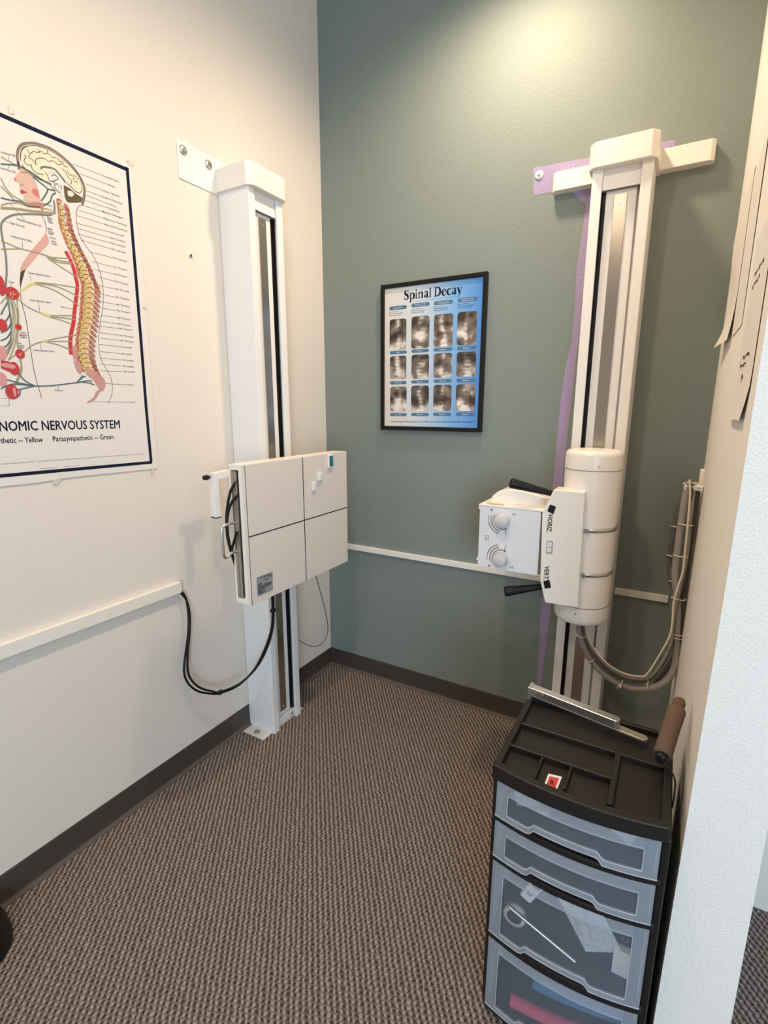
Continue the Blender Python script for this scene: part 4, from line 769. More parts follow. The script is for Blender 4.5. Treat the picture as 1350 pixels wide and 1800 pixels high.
wq = [(1.2575,1.0197),(1.2781,1.0203),(1.2788,0.9737),(1.2577,0.9728)]
wo = MB().prism(wq, 'y', fy-0.0008, fy+0.0006).build('indicator_window', M['labelgrey'], cpn)
MB().prism([(lerp(wq[0][0], wq[2][0], .15), wq[0][1]-.004), (lerp(wq[0][0], wq[2][0], .8), wq[0][1]-.005), (lerp(wq[0][0], wq[2][0], .8), wq[2][1]+.005), (lerp(wq[0][0], wq[2][0], .15), wq[2][1]+.006)], 'y', fy-0.0014, fy-0.0006).build('scale_card', M['faceplate'], wo)
MB().stroke([(lerp(wq[0][0], wq[2][0], .2), (wq[0][1]+wq[2][1])/2), (lerp(wq[0][0], wq[2][0], .75), (wq[0][1]+wq[2][1])/2)], 0.0014, 'y', fy-0.0016, False).build('pointer', M['ink'], wo)
# ------ collimator
CY = -0.412
cq = [(1.0014,1.1118),(1.2257,1.1192),(1.23,0.8821),(1.0114,0.8813)]
cx0 = (cq[0][0]+cq[3][0])/2; cx1 = (cq[1][0]+cq[2][0])/2; cz0 = (cq[2][1]+cq[3][1])/2; cz1 = (cq[0][1]+cq[1][1])/2
body = MB().box(cx0, cx1, CY+0.004, -0.215, cz0, cz1, 0.004).build('collimator', M['white2'], th)
MB().prism(rrect(cx0-0.001, cx1+0.001, cz0, cz1, 0.006), 'y', CY, CY+0.003).build('faceplate', M['faceplate'], body)
MB().box(cx0-0.006, cx1+0.012, CY-0.002, -0.21, cz1, cz1+0.008, 0.003).build('top_lip', M['white2'], body)
MB().box(cx0-0.008, cx0, CY+0.002, -0.22, cz0+0.02, cz0+0.032, 0.003).box(cx0-0.008, cx0, CY+0.002, -0.22, cz1-0.015, cz1+0.006, 0.003).build('accessory_rail', M['white2'], body)
# domed cover above the collimator box
hump = [(cx0+0.012, cz1+0.006), (cx0+0.022, cz1+0.030), (cx0+0.045, cz1+0.050), (cx0+0.085, cz1+0.060), (cx0+0.13, cz1+0.060), (cx1-0.02, cz1+0.046), (cx1+0.03, cz1+0.034), (cx1+0.03, cz1+0.004)]
MB().prism(hump, 'y', -0.345, -0.225, 0.006, None, 3).build('top_cover', M['white2'], body)
MB().prism([(cx0+0.006, cz1+0.006), (cx1+0.02, cz1+0.006), (cx1+0.02, cz1+0.012), (cx0+0.006, cz1+0.012)], 'y', -0.400, -0.22, 0.002).build('cover_base', M['white2'], body)
MB().box(cx0+0.020, cx0+0.085, CY+0.006, CY+0.022, cz1+0.0115, cz1+0.0125).build('warning_label', M['yellowlab'], body)
MB().box(cx1-0.006, cx1+0.10, -0.37, -0.26, cz0+0.03, cz1-0.01, 0.004).build('mounting_neck', M['white2'], body)
MB().cyl((cx1+0.006, CY+0.02, cz1+0.008), (cx1+0.006, CY+0.02, cz1+0.0105), 0.006, 0.006, 16).build('screw_hole', M['black'], body)
ks = [(1.0853,1.0709),(1.0866,0.9232)]
for i, (kx, kz) in enumerate(ks):
    MB().lathe([(0.0, -0.034), (0.022, -0.034), (0.0245, -0.031), (0.0265, -0.004), (0.029, 0.0)], (kx+0.008, CY, kz), 'y', 40).build('knob', M['knobgrey'], body)
# dial scales
q = MB()
for i, (kx, kz) in enumerate(ks):
    kx += 0.008; sg = -1 if i == 0 else 1
    for rr in (0.034, 0.044, 0.054):
        a0, a1 = (178, 255) if rr > 0.035 else (185, 300)
        pts = []
        for t in range(13):
            a = R(a0+(a1-a0)*t/12); pts.append((kx+rr*math.cos(a), kz+rr*math.sin(a)*(1 if i == 0 else -1)))
        q.stroke(pts, 0.0015, 'y', CY-0.0004)
        for t in range(3, 13):
            a = R(a0+(a1-a0)*t/12); c, s = math.cos(a), math.sin(a)*(1 if i == 0 else -1)
            q.stroke([(kx+(rr-0.003)*c, kz+(rr-0.003)*s), (kx+(rr+0.004)*c, kz+(rr+0.004)*s)], 0.0014, 'y', CY-0.0004, False)
        for t in range(3):
            q.stroke([(kx-rr, kz-sg*(0.002+t*0.004)), (kx-rr, kz-sg*(0.0045+t*0.004))], 0.0022, 'y', CY-0.0004, False)
    q.stroke([(kx+0.010, kz+sg*(0.028)), (kx+0.016, kz+sg*0.056)], 0.0018, 'y', CY-0.0006, False)
    tx = kx+0.036; tz = kz-sg*0.026
    q.stroke([(tx, tz-0.005), (tx, tz+0.005)], 0.0014, 'y', CY-0.0004, False); q.stroke([(tx+0.008, tz-0.005), (tx+0.008, tz+0.005)], 0.0014, 'y', CY-0.0004, False); q.stroke([(tx, tz), (tx+0.008, tz)], 0.0014, 'y', CY-0.0004, False)
    px_, pz_ = kx-0.044, kz-sg*0.034
    q.stroke([(px_-0.005, pz_), (px_+0.005, pz_)], 0.0022, 'y', CY-0.0004, False); q.stroke([(px_, pz_-0.005), (px_, pz_+0.005)], 0.0022, 'y', CY-0.0004, False)
mx_, mz_ = ks[0][0]-0.048, (ks[0][1]+ks[1][1])/2
for a, b in (((-.008, -.008), (.008, -.008)), ((-.008, .008), (.008, .008)), ((-.006, -.009), (-.006, .009)), ((.006, -.009), (.006, .009)), ((-.003, -.003), (.003, -.003)), ((-.003, .003), (.003, .003))):
    q.stroke([(mx_+a[0], mz_+a[1]), (mx_+b[0], mz_+b[1])], 0.0011, 'y', CY-0.0004, False)
q.build('dial_scale', M['ink'], body)
# grips
g0 = (1.245, -0.365, 1.178); g1 = (1.1203,-0.43,1.213)
h0 = (1.245, -0.365, 0.828); h1 = (1.1213,-0.43,0.8053)
for a, b in ((g0, g1), (h0, h1)):
    a = Vector(a); b = Vector(b); d = (b-a); ln = d.length; d.normalize()
    rot = d.to_track_quat('Z', 'Y').to_matrix().to_4x4()
    q = MB()
    prof = [(0.010, -0.03), (0.0105, 0.0), (0.0125, ln*0.3), (0.0165, ln*0.75), (0.0185, ln*0.97), (0.0175, ln), (0.014, ln+0.002), (0.0, ln+0.002)]
    seg = 48; vs = []
    for k, (r, h_) in enumerate(prof):
        for i in range(seg):
            t = 2*math.pi*i/seg; rr = r*(1-0.06*(i % 4 == 0)) if 0 < k < 5 else r
            vs.append(a+rot @ Vector((rr*math.cos(t), rr*math.sin(t), h_)))
    q.add(vs, [(k*seg+i, k*seg+(i+1) % seg, (k+1)*seg+(i+1) % seg, (k+1)*seg+i) for k in range(len(prof)-1) for i in range(seg)], True)
    q.build('hand_grip', M['black'], th)

# ------------------------------------------------------------------ cable bundle of the tube
cbn = thing('cable_bundle', (1.66, -0.2, 0.45), 'bundle of grey cables looping from the tube head up the right wall', 'cable bundle')
def P_(x, y, z): return (x, y, z)
main = [(1.3703,-0.3,0.6864),(1.3778,-0.3,0.6424),(1.4064,-0.29,0.5688),(1.4497,-0.28,0.5127),(1.5071,-0.265,0.4701),(1.5656,-0.25,0.4518),(1.6298,-0.235,0.4634),(1.6754,-0.22,0.4993),(1.6946,-0.205,0.5566),(1.6933,-0.195,0.6192),(1.6877,-0.19,0.6715),(1.6835,-0.18,0.7439),(1.6751,-0.175,0.806),(1.6609,-0.17,0.8882),(1.6586,-0.165,0.9927),(1.6597,-0.16,1.0957),(1.6629,-0.16,1.1774),(1.6699,-0.16,1.2221),(1.6853,-0.15,1.222),(1.7028,-0.13,1.1764)]
MB().tube(main[:14]+[main[14], main[15], main[16], main[17]], 0.0125, 14).build('hose', M['cable_grey'], cbn)
def inner(pts, r, m): MB().tube(pts, r, 10).build('cable', M[m], cbn)
inner([(1.3873,-0.31,0.6942),(1.3947,-0.31,0.6506),(1.4268,-0.3,0.581),(1.4692,-0.29,0.53),(1.529,-0.27,0.4908),(1.5816,-0.255,0.4871),(1.6176,-0.24,0.4947),(1.6456,-0.225,0.5412),(1.6693,-0.21,0.6085),(1.674,-0.2,0.6657),(1.6721,-0.19,0.7342),(1.6801,-0.18,0.8087),(1.6886,-0.17,0.893),(1.6895,-0.165,0.9971),(1.6869,-0.16,1.0988),(1.6785,-0.165,1.1896),(1.6698,-0.165,1.2227)], 0.0075, 'cable_dark')
inner([(1.3937,-0.315,0.6977),(1.4036,-0.315,0.648),(1.4348,-0.305,0.5877),(1.4808,-0.295,0.538),(1.5359,-0.275,0.5046),(1.5845,-0.26,0.4997),(1.6201,-0.245,0.5095),(1.6506,-0.23,0.5654),(1.6732,-0.215,0.6407),(1.6732,-0.205,0.7073),(1.6743,-0.195,0.7802),(1.6806,-0.185,0.8535),(1.6885,-0.175,0.9577),(1.6854,-0.17,1.0802),(1.6842,-0.165,1.1841),(1.6802,-0.165,1.2195)], 0.0055, 'cable_grey')
inner([(1.3968,-0.325,0.7023),(1.4089,-0.325,0.649),(1.4438,-0.315,0.59),(1.4889,-0.305,0.5473),(1.5391,-0.285,0.5197),(1.5892,-0.27,0.5153),(1.6115,-0.26,0.5282),(1.6432,-0.245,0.6063),(1.666,-0.235,0.6784),(1.6686,-0.225,0.736),(1.6657,-0.215,0.7964),(1.673,-0.205,0.8585),(1.6813,-0.2,0.9112),(1.6804,-0.195,0.9825),(1.678,-0.19,1.0833),(1.6739,-0.185,1.1822),(1.6666,-0.18,1.2343)], 0.0033, 'cable_white')
inner([(1.6373,-0.2,0.4685),(1.6655,-0.19,0.5183),(1.691,-0.18,0.5893),(1.7014,-0.17,0.6776),(1.6971,-0.16,0.7834),(1.6944,-0.155,0.8895),(1.6935,-0.15,0.994),(1.6943,-0.145,1.0967),(1.6921,-0.145,1.1778),(1.6808,-0.15,1.2176)], 0.0085, 'cable_dark')
inner([(1.681,-0.16,0.5775),(1.6918,-0.16,0.6487),(1.7057,-0.15,0.7375),(1.7041,-0.145,0.8015),(1.702,-0.14,0.8864),(1.7012,-0.13,0.9902),(1.6978,-0.13,1.1148),(1.6931,-0.135,1.1864),(1.6794,-0.14,1.2162)], 0.0115, 'cable_grey')
# returning loop that hangs to the left
MB().tube([(1.6702,-0.14,1.1913),(1.6583,-0.14,1.174),(1.6489,-0.14,1.1321),(1.6433,-0.14,1.069),(1.6416,-0.14,0.9841),(1.6452,-0.14,0.8983),(1.6553,-0.15,0.8551),(1.6697,-0.16,0.8217)], 0.0115, 12).build('hose', M['cable_dark'], cbn)
MB().tube([(1.673,-0.145,1.1962),(1.6655,-0.145,1.155),(1.6584,-0.145,1.0926),(1.6569,-0.145,1.0087),(1.6553,-0.145,0.9231),(1.6618,-0.155,0.8622),(1.6754,-0.165,0.8026)], 0.0105, 12).build('hose', M['cable_grey'], cbn)
def tie(c, nrm, rx, ry, head=None):
    n = Vector(nrm).normalized(); a = n.orthogonal().normalized()
    side = Vector((1, 0, 0)); side = (side-n*side.dot(n)).normalized(); oth = n.cross(side)
    pts = [Vector(c)+side*rx*math.cos(t)+oth*ry*math.sin(t) for t in [2*math.pi*i/20 for i in range(21)]]
    q = MB().tube(pts, 0.0018, 8, False)
    if head is not None:
        h = Vector(c)+side*rx*math.cos(head)+oth*ry*math.sin(head); q.box(h.x-.005, h.x+.005, h.y-.005, h.y+.004, h.z-.005, h.z+.005, .0015)
    q.build('cable_tie', M['cable_white'], cbn)
tie((1.3867,-0.305,0.642), (0.1, 0.0, -1), 0.020, 0.018, math.pi)
tie((1.4165,-0.29,0.5434), (0.5, 0, -1), 0.020, 0.020)
tie((1.5269,-0.265,0.4666), (1, 0.1, -0.35), 0.024, 0.018, 1.4)
tie((1.6139,-0.24,0.4751), (1, 0.1, -0.1), 0.020, 0.022)
for c_ in ((1.6892,-0.19,0.6741), (1.6906,-0.19,0.6611), (1.6806,-0.18,0.8044), (1.669,-0.175,0.961), (1.674,-0.17,1.0747)):
    tie(c_, (0.05, 0.1, 1), 0.022, 0.022)
for c_ in ((1.6454,-0.14,0.9482), (1.6481,-0.14,1.057), (1.6606,-0.15,0.856)): tie(c_, (0.1, 0.1, 1), 0.017, 0.016)
tie((1.6807,-0.155,1.2023), (0.0, 0.3, 1), 0.028, 0.024, 0.3)
tie((1.6791,-0.155,1.2162), (0.0, 0.3, 1), 0.026, 0.022, 2.8)
MB().box(1.655, 1.710, -0.17, -0.13, 1.195, 1.215, 0.003).build('wall_hook', M['white'], cbn)
# vertical raceway on the right wall
o = MB().box(1.6985, 1.7125, -0.105, -0.070, 0.11, 1.262, 0.002).build('cable_conduit', M['cream_rough'])
tag(o, 'cream vertical conduit on the right wall just behind the grey cable bundle', 'conduit')

# ------------------------------------------------------------------ papers on the right wall
def paper(name, pts, label, lines=(), group=None):
    """pts: rows of 3D points, a grid"""
    t = thing(name, (1.71, pts[-1][0][1], pts[-1][0][2]), label, 'paper sheet', 'papers taped to the right wall')
    q = MB(); nr = len(pts); nc = len(pts[0]); vs = [p for r in pts for p in r]
    q.add(vs, [(r*nc+c, r*nc+c+1, (r+1)*nc+c+1, (r+1)*nc+c) for r in range(nr-1) for c in range(nc-1)], True)
    o = q.build('sheet', M['notepaper'], t)
    return t
def wx(z): return 1.712+0.004*(z-1.15)/1.55-0.0012
g = []
for i in range(11):
    z = lerp(2.085, 1.655, i/10); row = []
    for j in range(7):
        y = lerp(-0.47, -0.185, j/6)
        lift = 0.0
        if i > 7: lift = 0.026*((i-7)/3)**2*(0.35+0.65*j/6)
        if i < 6: lift = max(lift, 0.010*math.sin(math.pi*i/6)*(j/6)**2)
        row.append((wx(z)-lift, y, z+lift*0.35))
    g.append(row)
paper('taped_paper', g, 'blank paper on the right wall nearest the green wall, its bottom edge curling out')
g = [[(wx(1.66)-0.0006*(j % 2), lerp(-0.74, -0.50, j/4), lerp(2.05, 1.66, i/5)) for j in range(5)] for i in range(6)]
paper('taped_paper', g, 'blank paper in the middle of the three sheets on the right wall')
g = []
for i in range(13):
    z = lerp(1.81, 1.455, i/12)
    g.append([(wx(z)-0.0004-0.0015*math.sin(math.pi*j/6)*(i > 1)-(0.006*((i-9)/3)**2 if i > 9 else 0), lerp(-1.095+0.03*(i > 10)*(i-10)/2, -0.83, j/6), z) for j in range(7)])
t = paper('taped_paper', g, 'lowest paper on the right wall with faint handwriting, nearest the white wall end')
q = MB(); random.seed(9)
for (y, z), k in (((-1.02, 1.575), 5), ((-0.985, 1.56), 5), ((-0.97, 1.535), 1), ((-1.03, 1.73), 6), ((-1.0, 1.71), 5)):
    for j in range(k):
        yy = y+j*0.022; q.box(wx(z)-0.0028, wx(z)-0.0022, yy, yy+0.008, z-random.uniform(.001, .005), z+random.uniform(.001, .005))
q.box(wx(1.53)-0.0028, wx(1.53)-0.0022, -0.955, -0.950, 1.525, 1.543)
q.build('handwriting', M['ink_brown'], t)

# ------------------------------------------------------------------ the drawer cart
CX0, CX1, CYF, CYB = 1.338, 1.690, -1.205, -0.895
XC = 1.5065; HW = 0.1685
def yf(x, bow=0.022): return CYF-bow*(1-((x-XC)/HW)**2)
ct = thing('drawer_cart', (1.51, -1.05, 0), 'black plastic cart with four frosted drawers standing against the right wall', 'drawer cart')
def front_poly(x0, x1, back, inset=0.0, n=16, bow=0.022):
    return [(x0, back)]+[(lerp(x0, x1, i/n), yf(lerp(x0, x1, i/n), bow)+inset) for i in range(n+1)]+[(x1, back)]
fm = MB()
fm.box(1.334, 1.345, CYF+0.003, CYB, 0.03, 0.67, 0.002).box(1.669, 1.685, CYF+0.006, CYB, 0.03, 0.66, 0.004).box(1.34, 1.68, CYB-0.004, CYB, 0.03, 0.67)
for z0, z1 in ((0.5605, 0.5755), (0.4525, 0.4680), (0.2320, 0.2515), (0.014, 0.029)):
    fm.prism(front_poly(1.338, 1.674, CYB-0.006, -0.0065, 16, 0.024), 'z', z0, z1, 0.003)
fm.build('frame', M['blackp'], ct)
# organiser top
TZ = 0.70
tr = MB()
tr.prism(front_poly(1.333, 1.679, CYB+0.003, -0.010), 'z', 0.6655, 0.684, 0.001)
tr.box(1.3335, 1.349, CYF+0.006, CYB+0.003, 0.668, TZ, 0.003).box(1.664, 1.6785, CYF+0.006, CYB+0.003, 0.668, TZ, 0.003).box(1.335, 1.677, CYB-0.010, CYB+0.003, 0.668, TZ, 0.003)
pf = [(lerp(1.333, 1.679, i/20), yf(lerp(1.333, 1.679, i/20))-0.011) for i in range(21)]
pb = [(x, y+0.021) for x, y in pf][::-1]
tr.prism([(x, y-0.0004) for x, y in pf]+pb, 'z', 0.667, TZ+0.0006, 0.003)
c_ = {'s2bl': (1.3543,-1.0325),'s2br': (1.5686,-1.0227),'s2fl': (1.358,-1.1119),'fl': (1.3563,-1.1327),'fr': (1.567,-1.1217),'d1': (1.4195,-1.1279),'d2': (1.4824,-1.1278),'d1f': (1.4257,-1.2277),'d2f': (1.488,-1.2303),'ffr': (1.5731,-1.222),'rl': (1.5751,-1.0379),'rlf': (1.5814,-1.2172),'rr': (1.6511,-1.0361)}
yr1 = -0.985; yr2 = -1.055
xm = (c_['s2br'][0]+c_['rl'][0])/2
yr1 = (c_['s2bl'][1]+c_['s2br'][1])/2; yr2 = (c_['s2fl'][1]+c_['fl'][1])/2
tr.box(1.345, 1.668, yr1-0.003, yr1+0.004, 0.672, TZ-0.003, 0.0025)
tr.box(1.345, xm, yr2-0.005, yr2+0.005, 0.672, TZ-0.002, 0.0025)
tr.box(xm-0.006, xm+0.006, CYF+0.0, yr1, 0.672, TZ-0.002, 0.0025)
for k in ('d1', 'd2'):
    xx = (c_[k][0]+c_[k+'f'][0])/2; tr.box(xx-0.003, xx+0.003, CYF+0.0, yr2, 0.672, TZ-0.004, 0.002)
tr.box(1.34, 1.67, yr1, CYB-0.004, 0.672, 0.687, 0.002)
tr.build('organiser_top', M['blackp'], ct)
# drawers
def drawer(z0, z1, name_label=None, deep=0.30):
    x0, x1 = 1.3455, 1.6685; h = z1-z0; nx = 40; bow = 0.024; off = -0.005
    def notch(u):
        a, b_, s = 0.24, 0.70, 0.035
        t = max(0, min(1, (u-a)/s))*max(0, min(1, (b_-u)/s)); t = t*t*(3-2*t); return 0.014*t
    def grid(u0, u1, v0f, v1f, d, nv=4):
        q = MB(); vs = []
        for j in range(nv+1):
            for i in range(nx+1):
                u = lerp(u0, u1, i/nx); x = lerp(x0, x1, u); zb = z0+v0f(u); zt = z0+v1f(u)
                vs.append((x, yf(x, bow)+off+d-0.004*(1-j/nv), lerp(zb, zt, j/nv)))
        q.add(vs, [(j*(nx+1)+i, j*(nx+1)+i+1, (j+1)*(nx+1)+i+1, (j+1)*(nx+1)+i) for j in range(nv) for i in range(nx)], True); return q
    wi = 0.085; wb = 0.014; wt_ = 0.024
    q = MB()
    for a, b_, f0, f1 in ((0, wi, lambda u: notch(u), lambda u: h), (1-wi, 1, lambda u: notch(u), lambda u: h), (wi, 1-wi, lambda u: notch(u), lambda u: notch(u)+wb), (wi, 1-wi, lambda u: h-wt_, lambda u: h)):
        g_ = grid(a, b_, f0, f1, 0.0, 3); q.add(g_.v, g_.f, True)
    # side and back walls of the bin, thickness lip on top
    q.box(x0+0.004, x0+0.006, CYF+0.004, CYB-0.02, z0+0.006, z1-0.010).box(x1-0.006, x1-0.004, CYF+0.004, CYB-0.02, z0+0.006, z1-0.010)
    dr = q.build('drawer', M['frost'], ct)
    grid(wi, 1-wi, lambda u: notch(u)+wb, lambda u: h-wt_, 0.0015).build('window_panel', M['clear'], dr)
    bd = MB(); xs = [lerp(wi, 1-wi, i/nx) for i in range(nx+1)]
    bot = [(lerp(x0, x1, u), yf(lerp(x0, x1, u), bow)+off-0.005, z0+notch(u)+wb) for u in xs]
    top = [(lerp(x0, x1, u), yf(lerp(x0, x1, u), bow)+off-0.001, z1-wt_) for u in xs]
    bd.tube(bot, 0.0014, 6, False).tube([bot[0], top[0]], 0.0014, 6, False).tube([bot[-1], top[-1]], 0.0014, 6, False).tube(top, 0.0010, 6, False)
    ed = [(lerp(x0, x1, i/nx), yf(lerp(x0, x1, i/nx), bow)+off-0.0045, z0+notch(i/nx)) for i in range(nx+1)]
    bd.tube(ed, 0.0016, 6, False)
    bd.build('raised_bead', M['bead'], dr)
    return dr
for z0, z1 in ((0.5765, 0.6635), (0.4690, 0.5595), (0.2525, 0.4515), (0.031, 0.2310)): drawer(z0, z1)
for x in (1.36, 1.665):
    for y in (CYF+0.03, CYB-0.04):
        MB().cyl((x-0.009, y, 0.0155), (x+0.009, y, 0.0155), 0.0155, 0.0155, 20).box(x-0.012, x+0.012, y-0.012, y+0.012, 0.020, 0.031, 0.002).build('caster', M['black'], ct)

# things seen inside the drawers
def rod(p0, p1, r, name, m, label, cat): o = MB().cyl(p0, p1, r, r, 16).build(name, M[m]); return tag(o, label, cat)
p0 = (1.3826,-1.185,0.3108); p1 = (1.537,-1.185,0.2505)
rod(p0, p1, 0.0045, 'metal_rod', 'alu', 'thin shiny metal rod leaning inside the third drawer from the top', 'rod')
tpc = (1.3948,-1.17,0.2324)
o = MB().lathe([(0.018, -0.009), (0.026, -0.009), (0.026, 0.009), (0.018, 0.009), (0.018, -0.009)], (tpc[0], -1.17, 0.2530+0.0265), 'y', 32).build('tape_roll', M['cable_white'])
tag(o, 'roll of pale tape at the left end of the third drawer', 'tape roll')
def bag(cx, cz, w_, h_, yb, rot, label, m='bag', nm='plastic_bag'):
    q = MB(); random.seed(int(cx*1000)); n = 12; vs = []; fs = []
    for sgn in (-1, 1):
        base_ = len(vs)
        for j in range(n+1):
            for i in range(n+1):
                u = i/n*2-1; v = j/n*2-1
                th_ = 0.007*(1-u*u)*(1-v*v)*(1+0.9*math.sin(u*7+v*5)*math.cos(v*9-u*3))+0.0008
                x = u*w_/2; z = v*h_/2; vs.append((cx+x*math.cos(rot)-z*math.sin(rot), yb+sgn*th_, cz+x*math.sin(rot)+z*math.cos(rot)))
        fs += [(base_+j*(n+1)+i, base_+j*(n+1)+i+1, base_+(j+1)*(n+1)+i+1, base_+(j+1)*(n+1)+i) for j in range(n) for i in range(n)]
    o = q.add(vs, fs, True).build(nm, M[m]); return tag(o, label, 'bag', 'clear bags in the drawers')
bag(1.5556, 0.348, 0.085, 0.135, -1.165, R(32), 'crumpled clear plastic bag of parts in the third drawer')
bag(1.405, 0.605, 0.056, 0.034, -1.17, R(15), 'small clear bag at the left end of the top drawer')
bag(1.605, 0.618, 0.045, 0.040, -1.17, R(-30), 'small clear bag at the right end of the top drawer')
t = thing('remote_control', (1.43, -1.165, 0.36), 'white handheld remote behind the rod in the third drawer', 'remote')
mt_ = Matrix.Translation((1.432, -1.165, 0.372)) @ Matrix.Rotation(R(25), 4, 'Y')
MB().box(-0.015, 0.015, -0.006, 0.006, -0.042, 0.036, 0.005, 3, mt_).build('body', M['cardwhite'], t)
MB().box(-0.010, 0.010, -0.0075, -0.006, 0.010, 0.028, 0.001, 1, mt_).build('screen', M['black'], t)
MB().box(-0.006, 0.006, -0.0075, -0.006, -0.020, -0.008, 0.001, 1, mt_).build('button', M['labelgrey'], t)
o = MB().box(1.610, 1.644, -1.17, -1.15, 0.2530, 0.318, 0.002).build('small_box', M['cardwhite']); tag(o, 'small white carton standing at the right of the third drawer', 'box')
o = MB().box(1.43, 1.455, -1.19, -1.17, 0.6, 0.606, 0.001).build('paper_slip', M['cable_white']); tag(o, 'narrow cream slip lying in the middle of the top drawer', 'slip')
# folded cloths in the bottom drawer
M['bluecloth'] = mat('blue_cloth', (0.045, 0.17, 0.32), 0.9, bump=0.001, bscale=300); M['pinkcloth'] = mat('pink_cloth', (0.55, 0.06, 0.12), 0.9, bump=0.001, bscale=300)
pts = [(1.4045,-1.19,0.0474),(1.4129,-1.19,0.0483),(1.4475,-1.19,0.051),(1.4876,-1.19,0.0552),(1.5261,-1.19,0.0626),(1.5571,-1.19,0.0698)]
o = MB().tube(pts, 0.0145, 20).build('rolled_cloth', M['pinkcloth']); tag(o, 'pink rolled cloth low in the bottom drawer', 'cloth', 'rolled cloths in the bottom drawer')
pts = [(1.4485,-1.148,0.0895),(1.5157,-1.148,0.0972),(1.5909,-1.148,0.1133),(1.655,-1.148,0.1336)]
o = MB().tube(pts, 0.0195, 20).build('rolled_cloth', M['bluecloth']); tag(o, 'blue rolled cloth behind the pink one in the bottom drawer', 'cloth', 'rolled cloths in the bottom drawer')

# marker card on the tray
mp_ = [(1.4444,-1.1647),(1.4724,-1.1598),(1.4703,-1.2135),(1.4438,-1.2154)]
mk_ = thing('marker_card', (mp_[0][0], mp_[0][1], 0.6845), 'small white and red marker card with letter R on the cart top', 'marker')
MB().prism(mp_, 'z', 0.6845, 0.6865).build('card', M['cardwhite'], mk_)
ce = Vector(((mp_[0][0]+mp_[1][0]+mp_[2][0]+mp_[3][0])/4, (mp_[0][1]+mp_[1][1]+mp_[2][1]+mp_[3][1])/4))
sq = [tuple(ce+(Vector(p)-ce)*0.70) for p in mp_]
MB().flatpoly(sq, 'z', 0.6869).build('red_square', M['red'], mk_)
q = MB(); e1 = (Vector(mp_[1])-Vector(mp_[0])).normalized(); e2 = Vector((-e1.y, e1.x))
text(q, 'R', tuple(ce-e1*0.0045-e2*0.0065), tuple(ce+e1*0.0045-e2*0.0065), 0.013, 'z', 0.6872, 0.03); q.build('letter', M['ink'], mk_)

# aluminium caliper across the back of the cart top
cal = thing('body_caliper', (1.47, -0.90, 0.70), 'aluminium caliper bar lying across the back edge of the cart', 'caliper')
A0 = Vector((1.340, -0.905, 0.720)); A1 = Vector((1.565, -0.945, 0.716)); A2 = Vector((1.628, -0.955, 0.712))
def bar(p0, p1, wd, ht, name, m, par, lift=0):
    d = (p1-p0); d.z = 0; d.normalize(); n = Vector((-d.y, d.x, 0)); q = []
    ln = (p1-p0).length; pts = [(0, -wd), (ln-wd, -wd)]+[(ln-wd+wd*math.cos(a), wd*math.sin(a)) for a in [R(t) for t in range(-75, 90, 15)]]+[(ln-wd, wd), (0, wd)]
    m_ = Matrix(((d.x, n.x, 0, p0.x), (d.y, n.y, 0, p0.y), (0, 0, 1, p0.z+lift), (0, 0, 0, 1)))
    if True:
        sh = (p1.z-p0.z)/ln
        m_ = m_ @ Matrix(((1, 0, 0, 0), (0, 1, 0, 0), (sh, 0, 1, 0), (0, 0, 0, 1)))
    return MB().prism(pts, 'z', 0, ht, 0.0015, m_).build(name, M[m], par)
bar(A0, A2, 0.0120, 0.005, 'inner_blade', 'dark_steel', cal, -0.010)
sl = bar(A0, A1, 0.0125, 0.020, 'outer_sleeve', 'alu', cal, -0.006)
MB().box(1.335, 1.345, -0.921, -0.889, 0.700, 0.735, 0.001).build('jaw', M['alu'], cal)
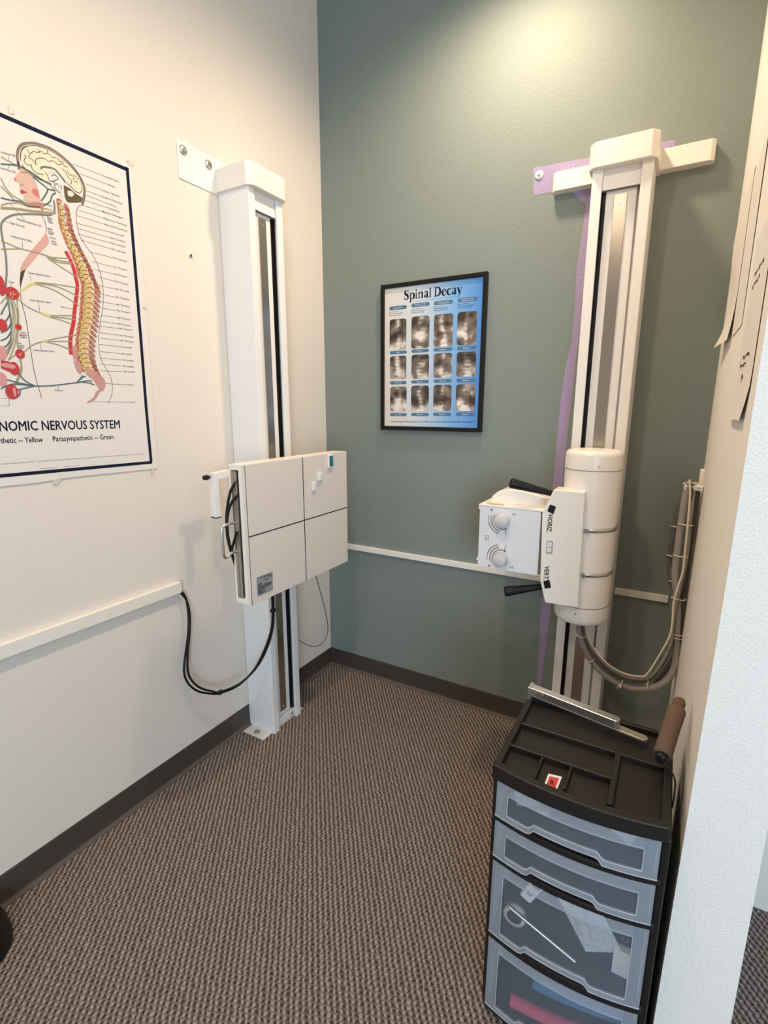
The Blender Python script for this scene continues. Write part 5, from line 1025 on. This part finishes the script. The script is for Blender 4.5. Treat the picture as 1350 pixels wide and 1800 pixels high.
for k in (0.018, 0.036):
    c = A0.lerp(A1, k/0.22)+Vector((-0.004, -0.0135, 0.006)); MB().cyl(c, c+Vector((0, -0.002, 0)), 0.003, 0.003, 12).build('screw', M['dark_steel'], sl)

# brown foam handle between cart and wall
H0 = Vector((1.6567,-1.06,0.7442)); H1 = Vector((1.6812,-0.93,0.802))
hd = thing('foam_handle', tuple(H0), 'brown foam handle propped on the cart rim against the right wall', 'handle')
d = (H1-H0).normalized(); ln = (H1-H0).length; rot = d.to_track_quat('Z', 'Y').to_matrix().to_4x4()
def lat(prof, name, m, par):
    return MB().lathe(prof, tuple(H0), 'z', 32, rot).build(name, M[m], par)
lat([(0.0, 0.0), (0.0155, 0.0), (0.0185, 0.004), (0.0180, ln*0.5), (0.0190, ln*0.86), (0.017, ln*0.90), (0.0, ln*0.90)], 'foam_sleeve', 'foam', hd)
lat([(0.0, ln*0.88), (0.0135, ln*0.88), (0.0135, ln*1.03), (0.011, ln*1.09), (0.0, ln*1.11)], 'rounded_tip', 'foam', hd)
lat([(0.0, -0.012), (0.0115, -0.012), (0.0130, 0.001), (0.0, 0.001)], 'black_ferrule', 'black', hd)
MB().tube([tuple(H0-d*0.010), (H0.x+0.008, H0.y-0.020, H0.z-0.005), (1.6835, H0.y-0.035, H0.z-0.025), (1.6845, H0.y-0.05, H0.z-0.08), (1.699, H0.y-0.05, H0.z-0.16)][:4], 0.0018, 8).build('cord', M['black'], hd)

# black bag at the left edge
bb = MB(); n = 24; vs = []
for j in range(9):
    v = j/8; rr = 0.115*(1-0.25*v*v)*(1.0 if v < .99 else 0.8)
    for i in range(n):
        t = 2*math.pi*i/n; vs.append((0.062+rr*1.0*math.cos(t)*(1+0.04*math.sin(3*t)), -1.80+rr*0.9*math.sin(t), 0.09*v))
bb.add(vs, [(j*n+i, j*n+(i+1) % n, (j+1)*n+(i+1) % n, (j+1)*n+i) for j in range(8) for i in range(n)]+[tuple(range(n))[::-1], tuple(range(8*n, 9*n))], True)
o = bb.build('fabric_bag', M['black']); tag(o, 'black fabric bag on the carpet at the far left edge', 'bag')

for o in bpy.data.objects:
    if '_o' in o: del o['_o']
    if '_m' in o: del o['_m']
